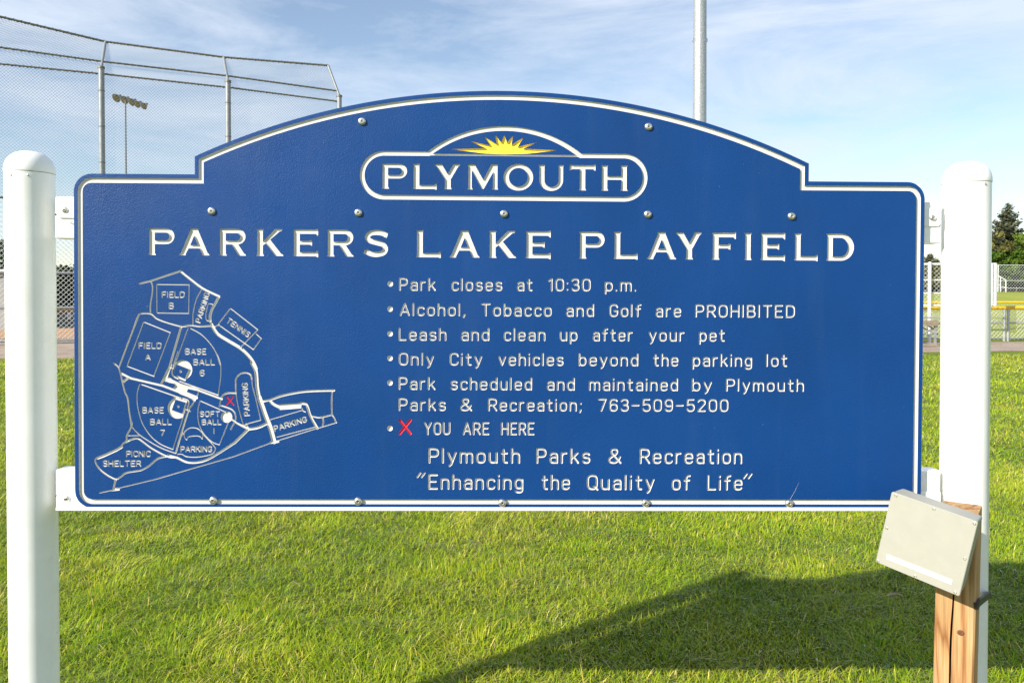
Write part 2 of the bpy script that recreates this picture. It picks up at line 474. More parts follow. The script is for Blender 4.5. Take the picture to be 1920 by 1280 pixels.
X = 0.70                                             # x-height
GLYPH = {   # advance width of the centre lines, list of strokes (cap height 1)
 'A': (.58, [[(0, 0), (.29, 1), (.58, 0)], [(.09, .30), (.49, .30)]]),
 'B': (.52, [[(0, 0), (0, 1), (.30, 1)] + E(.28, .76, .20, .24, 90, -90) + [(0, .52)], [(.28, .52)] + E(.28, .26, .24, .26, 90, -90) + [(0, 0)]]),
 'C': (.52, [E(.28, .70, .26, .30, 10, 180) + E(.28, .30, .26, .30, 180, 350)]),
 'D': (.54, [[(0, 0), (0, 1), (.22, 1)] + E(.22, .68, .32, .32, 90, 0) + E(.22, .32, .32, .32, 0, -90) + [(0, 0)]]),
 'E': (.48, [[(.48, 1), (0, 1), (0, 0), (.48, 0)], [(0, .52), (.40, .52)]]),
 'F': (.46, [[(.46, 1), (0, 1), (0, 0)], [(0, .50), (.38, .50)]]),
 'G': (.54, [E(.28, .70, .26, .30, 15, 180) + E(.28, .30, .26, .30, 180, 360) + [(.54, .46), (.32, .46)]]),
 'H': (.54, [[(0, 0), (0, 1)], [(.54, 0), (.54, 1)], [(0, .5), (.54, .5)]]),
 'I': (.02, [[(0, 0), (0, 1)]]),
 'K': (.52, [[(0, 0), (0, 1)], [(.50, 1), (0, .40)], [(.17, .60), (.54, 0)]]),
 'L': (.44, [[(0, 1), (0, 0), (.44, 0)]]),
 'N': (.54, [[(0, 0), (0, 1), (.54, 0), (.54, 1)]]),
 'O': (.54, [E(.27, .70, .27, .30, 0, 180) + E(.27, .30, .27, .30, 180, 360) + [(.54, .70)]]),
 'P': (.50, [[(0, 0), (0, 1), (.26, 1)] + E(.26, .72, .25, .28, 90, -90) + [(0, .44)]]),
 'Q': (.54, [E(.27, .70, .27, .30, 0, 180) + E(.27, .30, .27, .30, 180, 360) + [(.54, .70)], [(.36, .20), (.58, -.04)]]),
 'R': (.52, [[(0, 0), (0, 1), (.28, 1)] + E(.28, .73, .24, .27, 90, -90) + [(0, .46)], [(.26, .46), (.54, 0)]]),
 'S': (.50, [E(.25, .76, .23, .24, 20, 180, 7) + E(.25, .74, .23, .22, 180, 255, 5) + E(.25, .26, .25, .26, 75, 0, 5) + E(.25, .26, .25, .26, 0, -165, 8)]),
 'T': (.54, [[(0, 1), (.54, 1)], [(.27, 1), (.27, 0)]]),
 'U': (.54, [[(0, 1), (0, .30)] + E(.27, .30, .27, .30, 180, 360) + [(.54, 1)]]),
 'X': (.52, [[(0, 0), (.52, 1)], [(0, 1), (.52, 0)]]),
 'Y': (.56, [[(0, 1), (.28, .46), (.56, 1)], [(.28, .46), (.28, 0)]]),
 'a': (.42, [E(.22, .50, .20, .20, 160, 0, 7) + [(.42, 0)], [(.42, .41), (.18, .41)] + E(.18, .205, .18, .205, 90, 270) + E(.22, .18, .20, .18, 270, 330, 4)]),
 'b': (.44, [[(0, 1), (0, 0)], E(.22, .35, .22, .35, 190, -170, 20)]),
 'c': (.40, [E(.22, .48, .21, .22, 20, 180) + E(.22, .22, .21, .22, 180, 340)]),
 'd': (.44, [[(.44, 1), (.44, 0)], E(.22, .35, .22, .35, 0, 360, 20)]),
 'e': (.44, [[(0, .37), (.44, .37), (.44, .46)] + E(.22, .46, .22, .24, 0, 180) + E(.22, .22, .22, .22, 180, 335)]),
 'f': (.32, [E(.30, .80, .17, .20, 80, 180, 6) + [(.13, 0)], [(0, .66), (.30, .66)]]),
 'g': (.44, [E(.22, .37, .22, .33, 0, 360, 20), [(.44, .68), (.44, -.06)] + E(.22, -.06, .22, .20, 0, -150, 8)]),
 'h': (.42, [[(0, 0), (0, 1)], [(0, .42)] + E(.21, .46, .21, .24, 180, 0) + [(.42, 0)]]),
 'i': (.02, [[(0, 0), (0, .68)], [(0, .93), (0, .97)]]),
 'k': (.42, [[(0, 0), (0, 1)], [(.38, .70), (0, .28)], [(.15, .43), (.42, 0)]]),
 'l': (.02, [[(0, 0), (0, 1)]]),
 'm': (.68, [[(0, 0), (0, .70)], [(0, .44)] + E(.17, .48, .17, .22, 180, 0, 7) + [(.34, 0)], [(.34, .44)] + E(.51, .48, .17, .22, 180, 0, 7) + [(.68, 0)]]),
 'n': (.42, [[(0, 0), (0, .70)], [(0, .42)] + E(.21, .46, .21, .24, 180, 0) + [(.42, 0)]]),
 'o': (.44, [E(.22, .46, .22, .24, 0, 180) + E(.22, .24, .22, .24, 180, 360) + [(.44, .46)]]),
 'p': (.44, [[(0, .70), (0, -.26)], E(.22, .35, .22, .35, 180, -180, 20)]),
 'r': (.28, [[(0, 0), (0, .70)], [(0, .42)] + E(.22, .44, .22, .26, 180, 80, 6)]),
 's': (.40, [E(.20, .53, .19, .17, 20, 180, 7) + E(.20, .52, .19, .15, 180, 255, 4) + E(.20, .19, .20, .19, 75, 0, 4) + E(.20, .19, .20, .19, 0, -160, 7)]),
 't': (.32, [[(.12, .94), (.12, .18)] + E(.29, .18, .17, .18, 180, 275, 6), [(0, .68), (.31, .68)]]),
 'u': (.42, [[(0, .70), (0, .24)] + E(.21, .24, .21, .24, 180, 360) , [(.42, .70), (.42, 0)]]),
 'v': (.44, [[(0, .70), (.22, 0), (.44, .70)]]),
 'y': (.44, [[(0, .70), (.23, .04)], [(.44, .70), (.19, -.12), (.08, -.25)]]),
 '0': (.50, [E(.25, .70, .25, .30, 0, 180) + E(.25, .30, .25, .30, 180, 360) + [(.50, .70)]]),
 '1': (.20, [[(0, .84), (.19, 1), (.19, 0)]]),
 '2': (.48, [E(.24, .74, .24, .26, 165, -20, 8) + [(0, 0), (.48, 0)]]),
 '3': (.48, [E(.24, .76, .22, .24, 160, -90, 9) + [(.18, .53)], [(.24, .53)] + E(.24, .265, .25, .265, 90, -160, 9)]),
 '5': (.48, [[(.45, 1), (.05, 1), (.02, .54)] + E(.24, .30, .25, .31, 125, -160, 11)]),
 '6': (.48, [E(.26, .70, .25, .30, 30, 180, 7) + [(.01, .30)] + E(.25, .29, .24, .29, 180, 540, 18)]),
 '7': (.48, [[(0, 1), (.48, 1), (.18, 0)]]),
 '9': (.48, [E(.23, .30, .25, .30, 210, 360, 7) + [(.48, .70)] + E(.24, .71, .24, .29, 0, 360, 18)]),
 '&': (.60, [[(.58, 0), (.12, .72)] + E(.26, .82, .15, .18, 200, -20, 9) + [(.34, .62), (.10, .42)] + E(.22, .21, .22, .21, 120, 300, 8) + [(.46, .16), (.56, .42)]]),
 '.': (.02, [[(0, .0), (0, .03)]]),
 ',': (.08, [[(.06, .05), (0, -.14)]]),
 ':': (.02, [[(0, .06), (0, .09)], [(0, .62), (0, .65)]]),
 ';': (.08, [[(.06, .05), (0, -.14)], [(.06, .60), (.06, .63)]]),
 '-': (.46, [[(0, .48), (.46, .48)]]),
 '#': (.5, [[(.12, 0), (.22, 1)], [(.32, 0), (.42, 1)], [(0, .33), (.5, .33)], [(.04, .67), (.54, .67)]]),
 '"': (.24, [[(.10, 1.04), (.0, .76)], [(.30, 1.04), (.20, .76)]]),
}

def word(field, text, a, b, cap, w, track=0.30):
    """stroke lettering whose ink runs from pixel a to pixel b along the baseline; cap and w in photo pixels"""
    pa, pb = uv(*a), uv(*b)
    cap_m, w_m = cap * PXM, w * PXM
    d = pb - pa
    L = np.hypot(*d)
    ex = d / L
    ey = np.array([-ex[1], ex[0]])
    adv = [GLYPH[c][0] for c in text]
    total = sum(adv) + track * (len(text) - 1)
    sx = (L - w_m) / max(total, 0.01)
    x = w_m / 2
    ch = cap_m - w_m
    for c, g in zip(text, adv):
        for st in GLYPH[c][1]:
            field.stroke([pa + ex * (x + q[0] * sx) + ey * (w_m / 2 + q[1] * ch) for q in st], w_m)
        x += (g + track) * sx

def arcp(cx, cy, rx, ry, a0, a1, n=14):
    t = np.radians(np.linspace(a0, a1, n))
    return [(cx + rx * math.cos(q), cy + ry * math.sin(q)) for q in t]

def serif(x0, x1, y, s=1, o=.045, h=.08):
    return [[(x0 - o, y), (x1 + o, y), (x1, y + s * h), (x0, y + s * h)]]

def bar_end(x, y0, y1, up, dn):
    """flared end of a horizontal arm"""
    return [[(x - .10, y0), (x - .02, y0 - dn), (x, y0 - dn), (x, y1 + up), (x - .02, y1 + up), (x - .10, y1)]]

def rect(x0, y0, x1, y1):
    return [[(x0, y0), (x1, y0), (x1, y1), (x0, y1)]]

def ribbon(pts, w):
    p = np.asarray(pts, float)
    q = []
    for i in range(len(p) - 1):                       # Catmull-Rom
        p0, p1, p2, p3 = p[max(i - 1, 0)], p[i], p[i + 1], p[min(i + 2, len(p) - 1)]
        for t in np.linspace(0, 1, 6, endpoint=False):
            q.append(.5 * (2 * p1 + (p2 - p0) * t + (2 * p0 - 5 * p1 + 4 * p2 - p3) * t * t + (3 * p1 - p0 - 3 * p2 + p3) * t ** 3))
    q = np.array(q + [p[-1]])
    d = np.gradient(q, axis=0)
    n = np.stack([-d[:, 1], d[:, 0]], 1) / np.hypot(d[:, 0], d[:, 1])[:, None]
    return [np.vstack([q + n * w / 2, (q - n * w / 2)[::-1]]).tolist()]

ST = (.045, .255)                                     # main stem
bowl = lambda yb: [[(.1, 1), (.68, 1)] + arcp(.68, (1 + yb) / 2, .31, (1 - yb) / 2, 90, -90) + [(.1, yb)],
                   [(.255, .84), (.655, .84)] + arcp(.655, (.84 + yb + .14) / 2, .135, (.84 - yb - .14) / 2, 90, -90) + [(.255, yb + .14)]]
stem = [rect(ST[0], 0, ST[1], 1)]
feet = [serif(*ST, 0), serif(*ST, 1, -1)]
ROMAN = {
 'P': (1.0, stem + [serif(*ST, 0), serif(ST[0], .5, 1, -1)] + [bowl(.41)]),
 'R': (1.02, stem + [serif(*ST, 0), serif(ST[0], .5, 1, -1)] + [bowl(.42)] + [[[(.44, .46), (.69, .46), (.985, 0), (.735, 0)]], serif(.755, .965, 0)]),
 'A': (1.15, [[[(.05, 0), (.24, 0), (.375, .26), (.765, .26), (.89, 0), (1.11, 0), (.70, 1), (.46, 1)], [(.435, .385), (.71, .385), (.572, .72)]],
              serif(.05, .23, 0), serif(.90, 1.10, 0), serif(.45, .70, 1, -1, .05, .07)]),
 'K': (1.03, stem + feet + [[[(.22, .50), (.22, .36), (.40, .50), (.98, 1), (.71, 1)]], [[(.33, .50), (.50, .64), (1.0, 0), (.73, 0)]], serif(.75, .98, 0), serif(.72, .95, 1, -1)]),
 'E': (.92, stem + [serif(*ST, 0), serif(ST[0], .5, 1, -1), rect(.1, .835, .9, 1), bar_end(.92, .835, 1, .025, .07), rect(.1, .435, .68, .575), bar_end(.70, .435, .575, .045, .045), rect(.1, 0, .9, .155), bar_end(.92, 0, .155, .06, .04)]),
 'F': (.89, stem + [serif(*ST, 0), serif(ST[0], .5, 1, -1), rect(.1, .835, .87, 1), bar_end(.89, .835, 1, .03, .07), rect(.1, .42, .67, .56), bar_end(.69, .42, .56, .045, .045)]),
 'L': (.91, stem + [serif(*ST, 1, -1), serif(ST[0], .5, 0), rect(.1, 0, .9, .155), bar_end(.91, 0, .155, .075, .03)]),
 'I': (.30, stem + feet),
 'S': (.93, [ribbon([(.845, .80), (.72, .875), (.50, .91), (.27, .875), (.145, .74), (.24, .605), (.48, .53), (.73, .455), (.825, .30), (.74, .15), (.48, .088), (.24, .125), (.075, .22)], .19),
             [[(.80, .72), (.87, .70), (.93, .90), (.84, .87)]], [[(.12, .12), (.03, .10), (.0, .13), (.08, .33)]]]),
 'Y': (1.0, [[[(.04, 1), (.29, 1), (.525, .58), (.62, .42), (.41, .40)]], [[(.72, 1), (.95, 1), (.64, .42), (.42, .40), (.50, .58)]], rect(.41, 0, .62, .46), serif(.41, .62, 0), serif(.05, .26, 1, -1), serif(.74, .94, 1, -1)]),
 'D': (1.03, stem + [serif(ST[0], .4, 0), serif(ST[0], .4, 1, -1), [[(.1, 0), (.54, 0)] + arcp(.54, .5, .49, .5, -90, 90, 24) + [(.1, 1)], [(.255, .155), (.53, .155)] + arcp(.53, .5, .275, .345, -90, 90, 24) + [(.255, .845)]]]),
 'M': (1.22, [rect(.06, 0, .19, 1), rect(1.01, 0, 1.18, 1), [[(.06, 1), (.30, 1), (.70, .27), (.64, .02), (.58, .02)]], [[(.94, 1), (1.18, 1), (.65, .02), (.58, .02), (.56, .24)]], serif(.06, .19, 0), serif(1.01, 1.17, 0), serif(.06, .28, 1, -1), serif(.96, 1.17, 1, -1)]),
 'O': (1.14, [[arcp(.57, .5, .57, .53, 0, 360, 48)[:-1], arcp(.57, .5, .365, .37, 0, 360, 48)[:-1]]]),
 'U': (1.05, [[[(.06, 1), (.06, .40)] + arcp(.525, .40, .465, .43, 180, 360, 26) + [(.99, 1), (.82, 1), (.82, .40)] + arcp(.54, .40, .28, .275, 360, 180, 22) + [(.26, 1)]], serif(.06, .26, 1, -1), serif(.82, .99, 1, -1)]),
 'T': (1.0, [rect(.395, 0, .605, .95), serif(.395, .605, 0), rect(.03, .84, .97, 1), bar_end(1.0, .84, 1, .03, .06), [[(q[0] * -1 + 1.0, q[1]) for q in bar_end(1.0, .84, 1, .03, .06)[0]]]]),
 'H': (1.05, [rect(.05, 0, .255, 1), rect(.79, 0, 1.0, 1), rect(.2, .43, .85, .575), serif(.05, .255, 0), serif(.79, 1.0, 0), serif(.05, .255, 1, -1), serif(.79, 1.0, 1, -1)]),
}

def roman(field, ch, x0, x1, yb, yt):
    """one carved capital between photo x0..x1, baseline yb, cap line yt (photo pixels)"""
    w, shapes = ROMAN[ch]
    pa, pb, pt = uv(x0, yb), uv(x1, yb), uv(x0, yt)
    ex = np.array([math.cos(-0.0), 0.0]) * 0 + AXL
    ey = np.array([-ex[1], ex[0]])
    sx = (pb - pa) @ ex / w
    sy = (pt - pa) @ ey
    for sh in shapes:
        field.shape([[pa + ex * q[0] * sx + ey * q[1] * sy for q in c] for c in sh])

# direction of the sign's own horizontal lines in its plane
_d = uv(1700, 341.5) - uv(200, 326.5)
AXL = np.array([1.0, 0.0])

# outline of the board
def fillet(c, r, a0, a1, n=10):
    t = np.radians(np.linspace(a0, a1, n))
    return [np.array([c[0] + r * math.cos(q), c[1] + r * math.sin(q)]) for q in t]

top_l, top_r = uv(250, 326.0)[1], uv(1620, 340.6)[1]
lft, rgt = uv(138.5, 640)[0], uv(1731.5, 640)[0]
bot = (uv(400, 950.5)[1] + uv(1500, 955.0)[1]) / 2
RC = 33 * PXM
a_, b_, c_ = uv(364.5, 293.0), uv(935, 170.2), uv(1517.3, 306.5)
def circum(a, b, c):
    d = 2 * (a[0] * (b[1] - c[1]) + b[0] * (c[1] - a[1]) + c[0] * (a[1] - b[1]))
    s = [p @ p for p in (a, b, c)]
    return np.array([(s[0] * (b[1] - c[1]) + s[1] * (c[1] - a[1]) + s[2] * (a[1] - b[1])) / d,
                     (s[0] * (c[0] - b[0]) + s[1] * (a[0] - c[0]) + s[2] * (b[0] - a[0])) / d])
cc = circum(a_, b_, c_)
cr = np.hypot(*(a_ - cc))
th0, th1 = math.degrees(math.atan2(*(a_ - cc)[::-1])), math.degrees(math.atan2(*(c_ - cc)[::-1]))
outline = [np.array([a_[0], top_l])] + fillet((lft + RC, top_l - RC), RC, 90, 180) + fillet((lft + RC, bot + RC), RC, 180, 270) \
    + fillet((rgt - RC, bot + RC), RC, 270, 360) + fillet((rgt - RC, top_r - RC), RC, 0, 90) + [np.array([c_[0], top_r])] \
    + fillet(cc, cr, th1, th0, 48)
outline = np.array(outline)                           # counter-clockwise

def inset(poly, d):
    n = len(poly)
    out = []
    for i in range(n):
        p0, p1, p2 = poly[i - 1], poly[i], poly[(i + 1) % n]
        e0 = (p1 - p0) / np.hypot(*(p1 - p0)); e1 = (p2 - p1) / np.hypot(*(p2 - p1))
        n0, n1 = np.array([-e0[1], e0[0]]), np.array([-e1[1], e1[0]])
        m = n0 + n1
        m /= (m @ m) / 2
        out.append(p1 + m * d)
    return np.array(out)

FB = Field(0.0046, 9.0)                               # border
FB.shape([inset(outline, 8.0 * PXM), inset(outline, 17.0 * PXM)])

FL = Field(0.0036, 7.0)                               # emblem outline
def c3(p): return [(640 + x / 3.0968, 160 + y / 3.0968) for x, y in p]
def pl(p): return [uv(*q) for q in p]
def bez3(p0, p1, p2, n=30):
    """circular-looking arc through three pixel points"""
    a, b, c = map(np.array, (p0, p1, p2))
    o = circum(a, b, c)
    r = np.hypot(*(a - o))
    t0, t1 = math.atan2(*(a - o)[::-1]), math.atan2(*(c - o)[::-1])
    if t1 < t0: t1 += 2 * math.pi
    return [tuple(o + r * np.array([math.cos(t), math.sin(t)])) for t in np.linspace(t0, t1, n)]
def smooth(p, n=6):
    p = np.asarray(p, float)
    if len(p) < 3: return p
    q = []
    for i in range(len(p) - 1):
        p0, p1, p2, p3 = p[max(i - 1, 0)], p[i], p[i + 1], p[min(i + 2, len(p) - 1)]
        for t in np.linspace(0, 1, n, endpoint=False):
            q.append(.5 * (2 * p1 + (p2 - p0) * t + (2 * p0 - 5 * p1 + 4 * p2 - p3) * t * t + (3 * p1 - p0 - 3 * p2 + p3) * t ** 3))
    return np.array(q + [p[-1]])
ow = 8.6 * PXM
dome = bez3((508, 397), (945, 251), (1388, 409))
FL.stroke(pl(c3([(240, 395)] + dome + [(1645, 411)])), ow)
FL.stroke(pl(c3([(q[0], q[1]) for q in bez3((1645, 411), (1764, 536), (1645, 662), 24)])), ow)
FL.stroke(pl(c3([(1645, 662), (240, 649)])), ow)
FL.stroke(pl(c3(bez3((240, 649), (121, 521), (240, 395), 24))), ow)
FL.stroke(pl(c3([(510, 402), (1385, 411)])), 3.2 * PXM)

FS = Field(0.0045, 4.0)                               # rising sun
FS.shape([pl(c3([(628, 371), (838, 366), (745, 323), (866, 351), (830, 298), (903, 344), (893, 289), (930, 334), (945, 287), (963, 335),
                 (996, 291), (988, 346), (1058, 303), (1024, 357), (1143, 330), (1056, 368), (1260, 378), (1082, 397), (945, 401), (828, 396)]))])

FN = Field(0.0042, 9.0)                               # town name in the emblem
for ch, x0, x1 in (('P', 232, 383), ('L', 413, 553), ('Y', 537, 694), ('M', 728, 912), ('O', 941, 1113), ('U', 1140, 1296), ('T', 1325, 1475), ('H', 1505, 1664)):
    a, b = 640 + x0 / 3.0968, 640 + x1 / 3.0968
    k = (x0 - 232) / 1431
    roman(FN, ch, a, b, 160 + (600 + 13 * k) / 3.0968, 160 + (455 + 11 * k) / 3.0968)

TITLE = [Field(0.0046, 9.0) for _ in range(3)]        # title, one recess mesh per word
tx = [('P', 76, 295, 1), ('A', 325, 581, 1), ('R', 656, 881, 1), ('K', 960, 1186, 1), ('E', 1260, 1468, 1), ('R', 1537, 1762, 1), ('S', 5, 209, 2),
      ('L', 434, 638, 2), ('A', 706, 958, 2), ('K', 1030, 1257, 2), ('E', 1330, 1537, 2),
      ('P', 52, 219, 3), ('L', 274, 430, 3), ('A', 487, 680, 3), ('Y', 672, 846, 3), ('F', 905, 1061, 3), ('I', 1114, 1164, 3), ('E', 1218, 1378, 3), ('L', 1434, 1588, 3), ('D', 1640, 1821, 3)]
for ch, x0, x1, k in tx:
    o, s = {1: (260, 4.3636), 2: (680, 4.3636), 3: (1070, 3.4286)}[k]
    a, b = o + x0 / s, o + x1 / s
    q = (a - 277) / 1323
    roman(TITLE[0 if b < 730 else 1 if b < 1040 else 2], ch, a, b, 478.0 + 11.0 * q, 427.8 + 10.5 * q)

RULES = []                                            # rules, one recess mesh per line
def rline(y0, y1, words, cap=24.6, w=3.4, field=None, bullet=None):
    if field is None:
        field = Field(0.0044, 1.9)
        RULES.append(field)
        if bullet:
            field.stroke([uv(*bullet)], 10.5 * PXM)
    for t, x0, x1 in words:
        q0, q1 = (x0 - 747) / 740, (x1 - 747) / 740
        ya, yb = y0 + (y1 - y0) * q0, y0 + (y1 - y0) * q1
        word(field, t, (x0, ya), (x1, yb), cap, w)
rline(545.2, 547.4, [("Park", 748, 816.9), ("closes", 846, 941.7), ("at", 969, 998.4), ("10:30", 1027.6, 1107.4), ("p.m.", 1133.5, 1193)], bullet=(731.6, 532))
rline(592.2, 595.8, [("Alcohol,", 749.2, 873), ("Tobacco", 901.8, 1034.2), ("and", 1061, 1113.6), ("Golf", 1141.6, 1202), ("are", 1229, 1277), ("PROHIBITED", 1303.3, 1490.3)], bullet=(731.2, 579.2))
rline(638.6, 640.9, [("Leash", 747, 836.8), ("and", 864, 917.3), ("clean", 944, 1022.5), ("up", 1049, 1082.6), ("after", 1111, 1186.5), ("your", 1216, 1283.6), ("pet", 1310.5, 1359)], bullet=(731.2, 625.4))
rline(684.9, 687.7, [("Only", 747, 813.5), ("City", 842, 903.9), ("vehicles", 934, 1056.5), ("beyond", 1084.4, 1196.6), ("the", 1224, 1271.7), ("parking", 1298, 1410), ("lot", 1436.3, 1475.9)], bullet=(731, 671.4))
rline(730.6, 734.2, [("Park", 747, 816.2), ("scheduled", 844.4, 997.4), ("and", 1025, 1077.5), ("maintained", 1104, 1271), ("by", 1297, 1334.6), ("Plymouth", 1361, 1507.2)], bullet=(731, 717.4))
rline(770.2, 772.3, [("Parks", 747, 835.8), ("&", 862.3, 885.7), ("Recreation;", 915, 1091), ("763-509-5200", 1121, 1365.5)])
rline(815.1, 816.5, [("YOU", 794.5, 844.4), ("ARE", 867.4, 917.3), ("HERE", 939, 1001.9)], bullet=(731, 802.6))
FM, FM2 = Field(0.0048, 1.9), Field(0.0048, 1.9)      # motto
rline(868.4, 869.8, [("Plymouth", 803, 975), ("Parks", 1005.3, 1106.7), ("&", 1140, 1165.7), ("Recreation", 1199, 1391.4)], 29.4, 3.9, FM)
rline(917.3, 919.4, [("Enhancing", 802.5, 981), ("the", 1014.6, 1068.5), ("Quality", 1100, 1227), ("of", 1259, 1294.3), ("Life", 1325.6, 1392)], 29.4, 3.9, FM2)
for x0, y0 in ((785.5, 887), (793.5, 887), (1397.5, 889), (1406.5, 889)):
    FM2.stroke(pl([(x0 + 2.6, y0 - 0.6), (x0 - 3.0, y0 + 7)]), 3.4 * PXM)

FX, FX2 = Field(0.0048, 1.6), Field(0.0040, 1.6)      # red crosses
FX.stroke(pl([(749.5, 787.5), (769.6, 812.6)]), 4.8 * PXM); FX.stroke(pl([(769.6, 787.2), (749.5, 812.6)]), 4.8 * PXM)
FX2.stroke(pl([(424.4, 743.4), (437.6, 759)]), 2.6 * PXM); FX2.stroke(pl([(437.2, 743), (424, 758.8)]), 2.6 * PXM)

# site map: traced road by road, each in the frame of one enlargement of the photo
FP = Field(0.0036, 3.5)
FPT = Field(0.0021, 1.9)                              # thin outlines and place names
def fr(k):
    o = {4: (250, 500, 6.737), 5: (200, 660, 6.4), 6: (420, 680, 6.4), 7: (160, 790, 6.857)}[k]
    return lambda p: [(o[0] + x / o[2], o[1] + y / o[2]) for x, y in p], o[2]
def road(k, p, w, sm=True):
    f, s = fr(k)
    q = f(p)
    FP.stroke(pl(smooth(q) if sm and len(q) > 2 else q), w / s * PXM * 0.84)
def line(k, p, w=12, sm=False):
    f, s = fr(k)
    q = f(p)
    FPT.stroke(pl(smooth(q) if sm else q), max(w / s, 1.9) * PXM)
def area(k, cs):
    f, s = fr(k)
    FP.shape([pl(f(c)) for c in cs])
road(4, [(78, 213), (215, 180), (590, 55)], 27, False)
road(4, [(590, 55), (720, 160), (860, 265), (975, 325), (1075, 370)], 36)
road(4, [(1080, 375), (1040, 455), (1000, 525), (972, 600), (968, 680), (1000, 750)], 40)
road(4, [(225, 195), (242, 250), (238, 340), (222, 430), (214, 500), (216, 590)], 24)
road(4, [(-1, 790), (30, 690), (72, 605), (115, 588), (215, 595), (290, 655), (420, 705), (600, 755)], 24)
road(4, [(590, 752), (650, 752), (720, 738), (830, 752), (970, 745)], 26)
road(4, [(990, 740), (1060, 845), (1190, 930), (1340, 1020), (1450, 1120), (1515, 1210), (1550, 1290)], 50)
road(6, [(330, 0), (378, 90), (390, 190), (396, 290), (420, 420)], 52)
road(6, [(420, 410), (445, 480), (500, 640), (555, 780), (600, 945)], 66)
road(6, [(560, 955), (648, 942)], 38, False)
FP.stroke(pl([(260.4, 589.5), (241, 640), (224, 686)]), 3.4 * PXM)
FP.stroke(pl([(339.5, 612.8), (317.5, 688.5), (301.5, 720.5)]), 4.4 * PXM)
line(4, [(295, 222), (705, 228), (698, 588), (298, 582), (295, 222)])
FPT.stroke(pl([(269.3, 603.4), (319.2, 623.4), (288.3, 705.2), (238.2, 686.3), (269.3, 603.4)]), 2.1 * PXM)
line(4, [(862, 285), (800, 400), (766, 520), (752, 620), (752, 725)], 12, True)
line(4, [(1000, 475), (950, 468), (928, 530), (914, 610), (920, 668), (940, 683), (975, 690)], 12, True)
line(4, [(715, 775), (850, 850), (960, 960), (1040, 1080), (1090, 1230)], 12, True)
line(5, [(1308, 0), (1350, 90), (1370, 200), (1362, 350), (1335, 510)], 12, True)
line(4, [(692, 775), (510, 1270)], 13)
line(5, [(855, -10), (790, 180)], 13)
line(5, [(862, 345), (1335, 515)], 15)
road(5, [(80, 130), (140, 185), (165, 260)], 22)
road(5, [(165, 255), (190, 370), (218, 480), (252, 560), (268, 700), (288, 820), (296, 890)], 26)
road(5, [(165, 252), (280, 310), (660, 398), (905, 492), (1080, 548)], 34, False)
line(5, [(205, 345), (245, 315)], 26)
road(5, [(215, 360), (260, 318), (330, 312)], 22)
road(5, [(772, 150), (735, 250), (700, 340)], 30)
road(5, [(790, 190), (785, 250), (800, 290), (850, 318)], 22)
area(5, [[(690, 345), (740, 290), (790, 330), (880, 372), (975, 400), (1110, 462), (1100, 500), (1050, 600), (1010, 560), (960, 535), (880, 505), (780, 445), (822, 405), (805, 378), (745, 365)],
         [(975, 440), (960, 475), (1075, 522), (1095, 480), (1085, 465)]])
road(5, [(1000, 410), (1110, 462), (1380, 562)], 30, False)
road(5, [(1095, 500), (1040, 610), (965, 740), (825, 1210)], 24)
disc = lambda cx, cy, r, n=40: [(cx + r * math.cos(2 * math.pi * i / n), cy + r * math.sin(2 * math.pi * i / n)) for i in range(n)]
area(5, [[(800, 245), (835, 120)] + [(910 + 117 * math.cos(t), 212 + 118 * math.sin(t)) for t in np.radians(np.linspace(-125, 65, 24))] + [(940, 350), (860, 318)],
         [(840, 148), (985, 205), (935, 322), (800, 258)]])
FP.stroke([uv(200 + 886 / 6.4, 660 + 230 / 6.4)], 5.4 * PXM)
line(5, [(757, 184), (800, 194)], 16)
line(5, [(395, 385), (368, 480), (365, 600), (385, 720), (430, 860), (520, 1000), (640, 1100), (790, 1165)], 13, True)
line(5, [(412, 385), (880, 548)], 15)
line(5, [(945, 690), (795, 1160)], 12)
line(5, [(985, 705), (835, 1200)], 9)
area(5, [[(800, 525), (880, 555), (965, 580), (955, 640), (915, 770)] + [(850 + 120 * math.cos(t), 672 + 125 * math.sin(t)) for t in np.radians(np.linspace(58, 245, 24))],
         [(825, 568), (945, 605), (905, 738), (780, 692)]])
FP.stroke([uv(200 + 858 / 6.4, 660 + 650 / 6.4)], 5.2 * PXM)
road(5, [(880, 545), (965, 572), (985, 620), (960, 690)], 22)
line(5, [(955, 688), (1000, 706)], 18)
line(5, [(1118, 588), (1096, 680), (1095, 800), (1120, 900), (1180, 1000), (1270, 1080), (1350, 1110)], 12, True)
line(5, [(1118, 582), (1420, 715)], 13)
line(5, [(1458, 845), (1350, 1110)], 12)
area(5, [disc(1437, 776, 70)])
road(5, [(1370, 638), (1500, 690), (1548, 770), (1535, 840), (1487, 922)], 24)
road(5, [(1490, 800), (1560, 850), (1690, 910)], 26)
road(5, [(1372, 560), (1400, 510), (1460, 488), (1550, 490)], 26)
road(5, [(1372, 560), (1350, 655)], 20)
road(5, [(1550, 492), (1548, 400), (1552, 320), (1600, 260), (1665, 245), (1720, 270), (1738, 320)], 24)
road(5, [(1552, 490), (1575, 640), (1640, 880)], 17)
line(6, [(330, 160), (340, 280), (380, 430), (438, 682)], 12, True)
line(6, [(438, 685), (300, 722), (240, 745)], 14)
line(5, [(830, 1205), (870, 1060), (925, 965), (985, 912), (1050, 905), (1110, 930), (1170, 1000), (1285, 1125), (1300, 1170), (1255, 1222), (1100, 1255), (960, 1252), (900, 1222), (845, 1222)], 13, True)
line(5, [(928, 955), (930, 1015), (958, 1050), (985, 1012), (1080, 1002), (1120, 1015), (1145, 1038), (1152, 995)], 11, True)
road(7, [(588, -5), (596, 50), (560, 130), (530, 185), (535, 250)], 28)
road(7, [(598, 70), (690, 168), (860, 280), (1000, 352), (1160, 408)], 19)
road(7, [(548, 180), (690, 177)], 17, False)
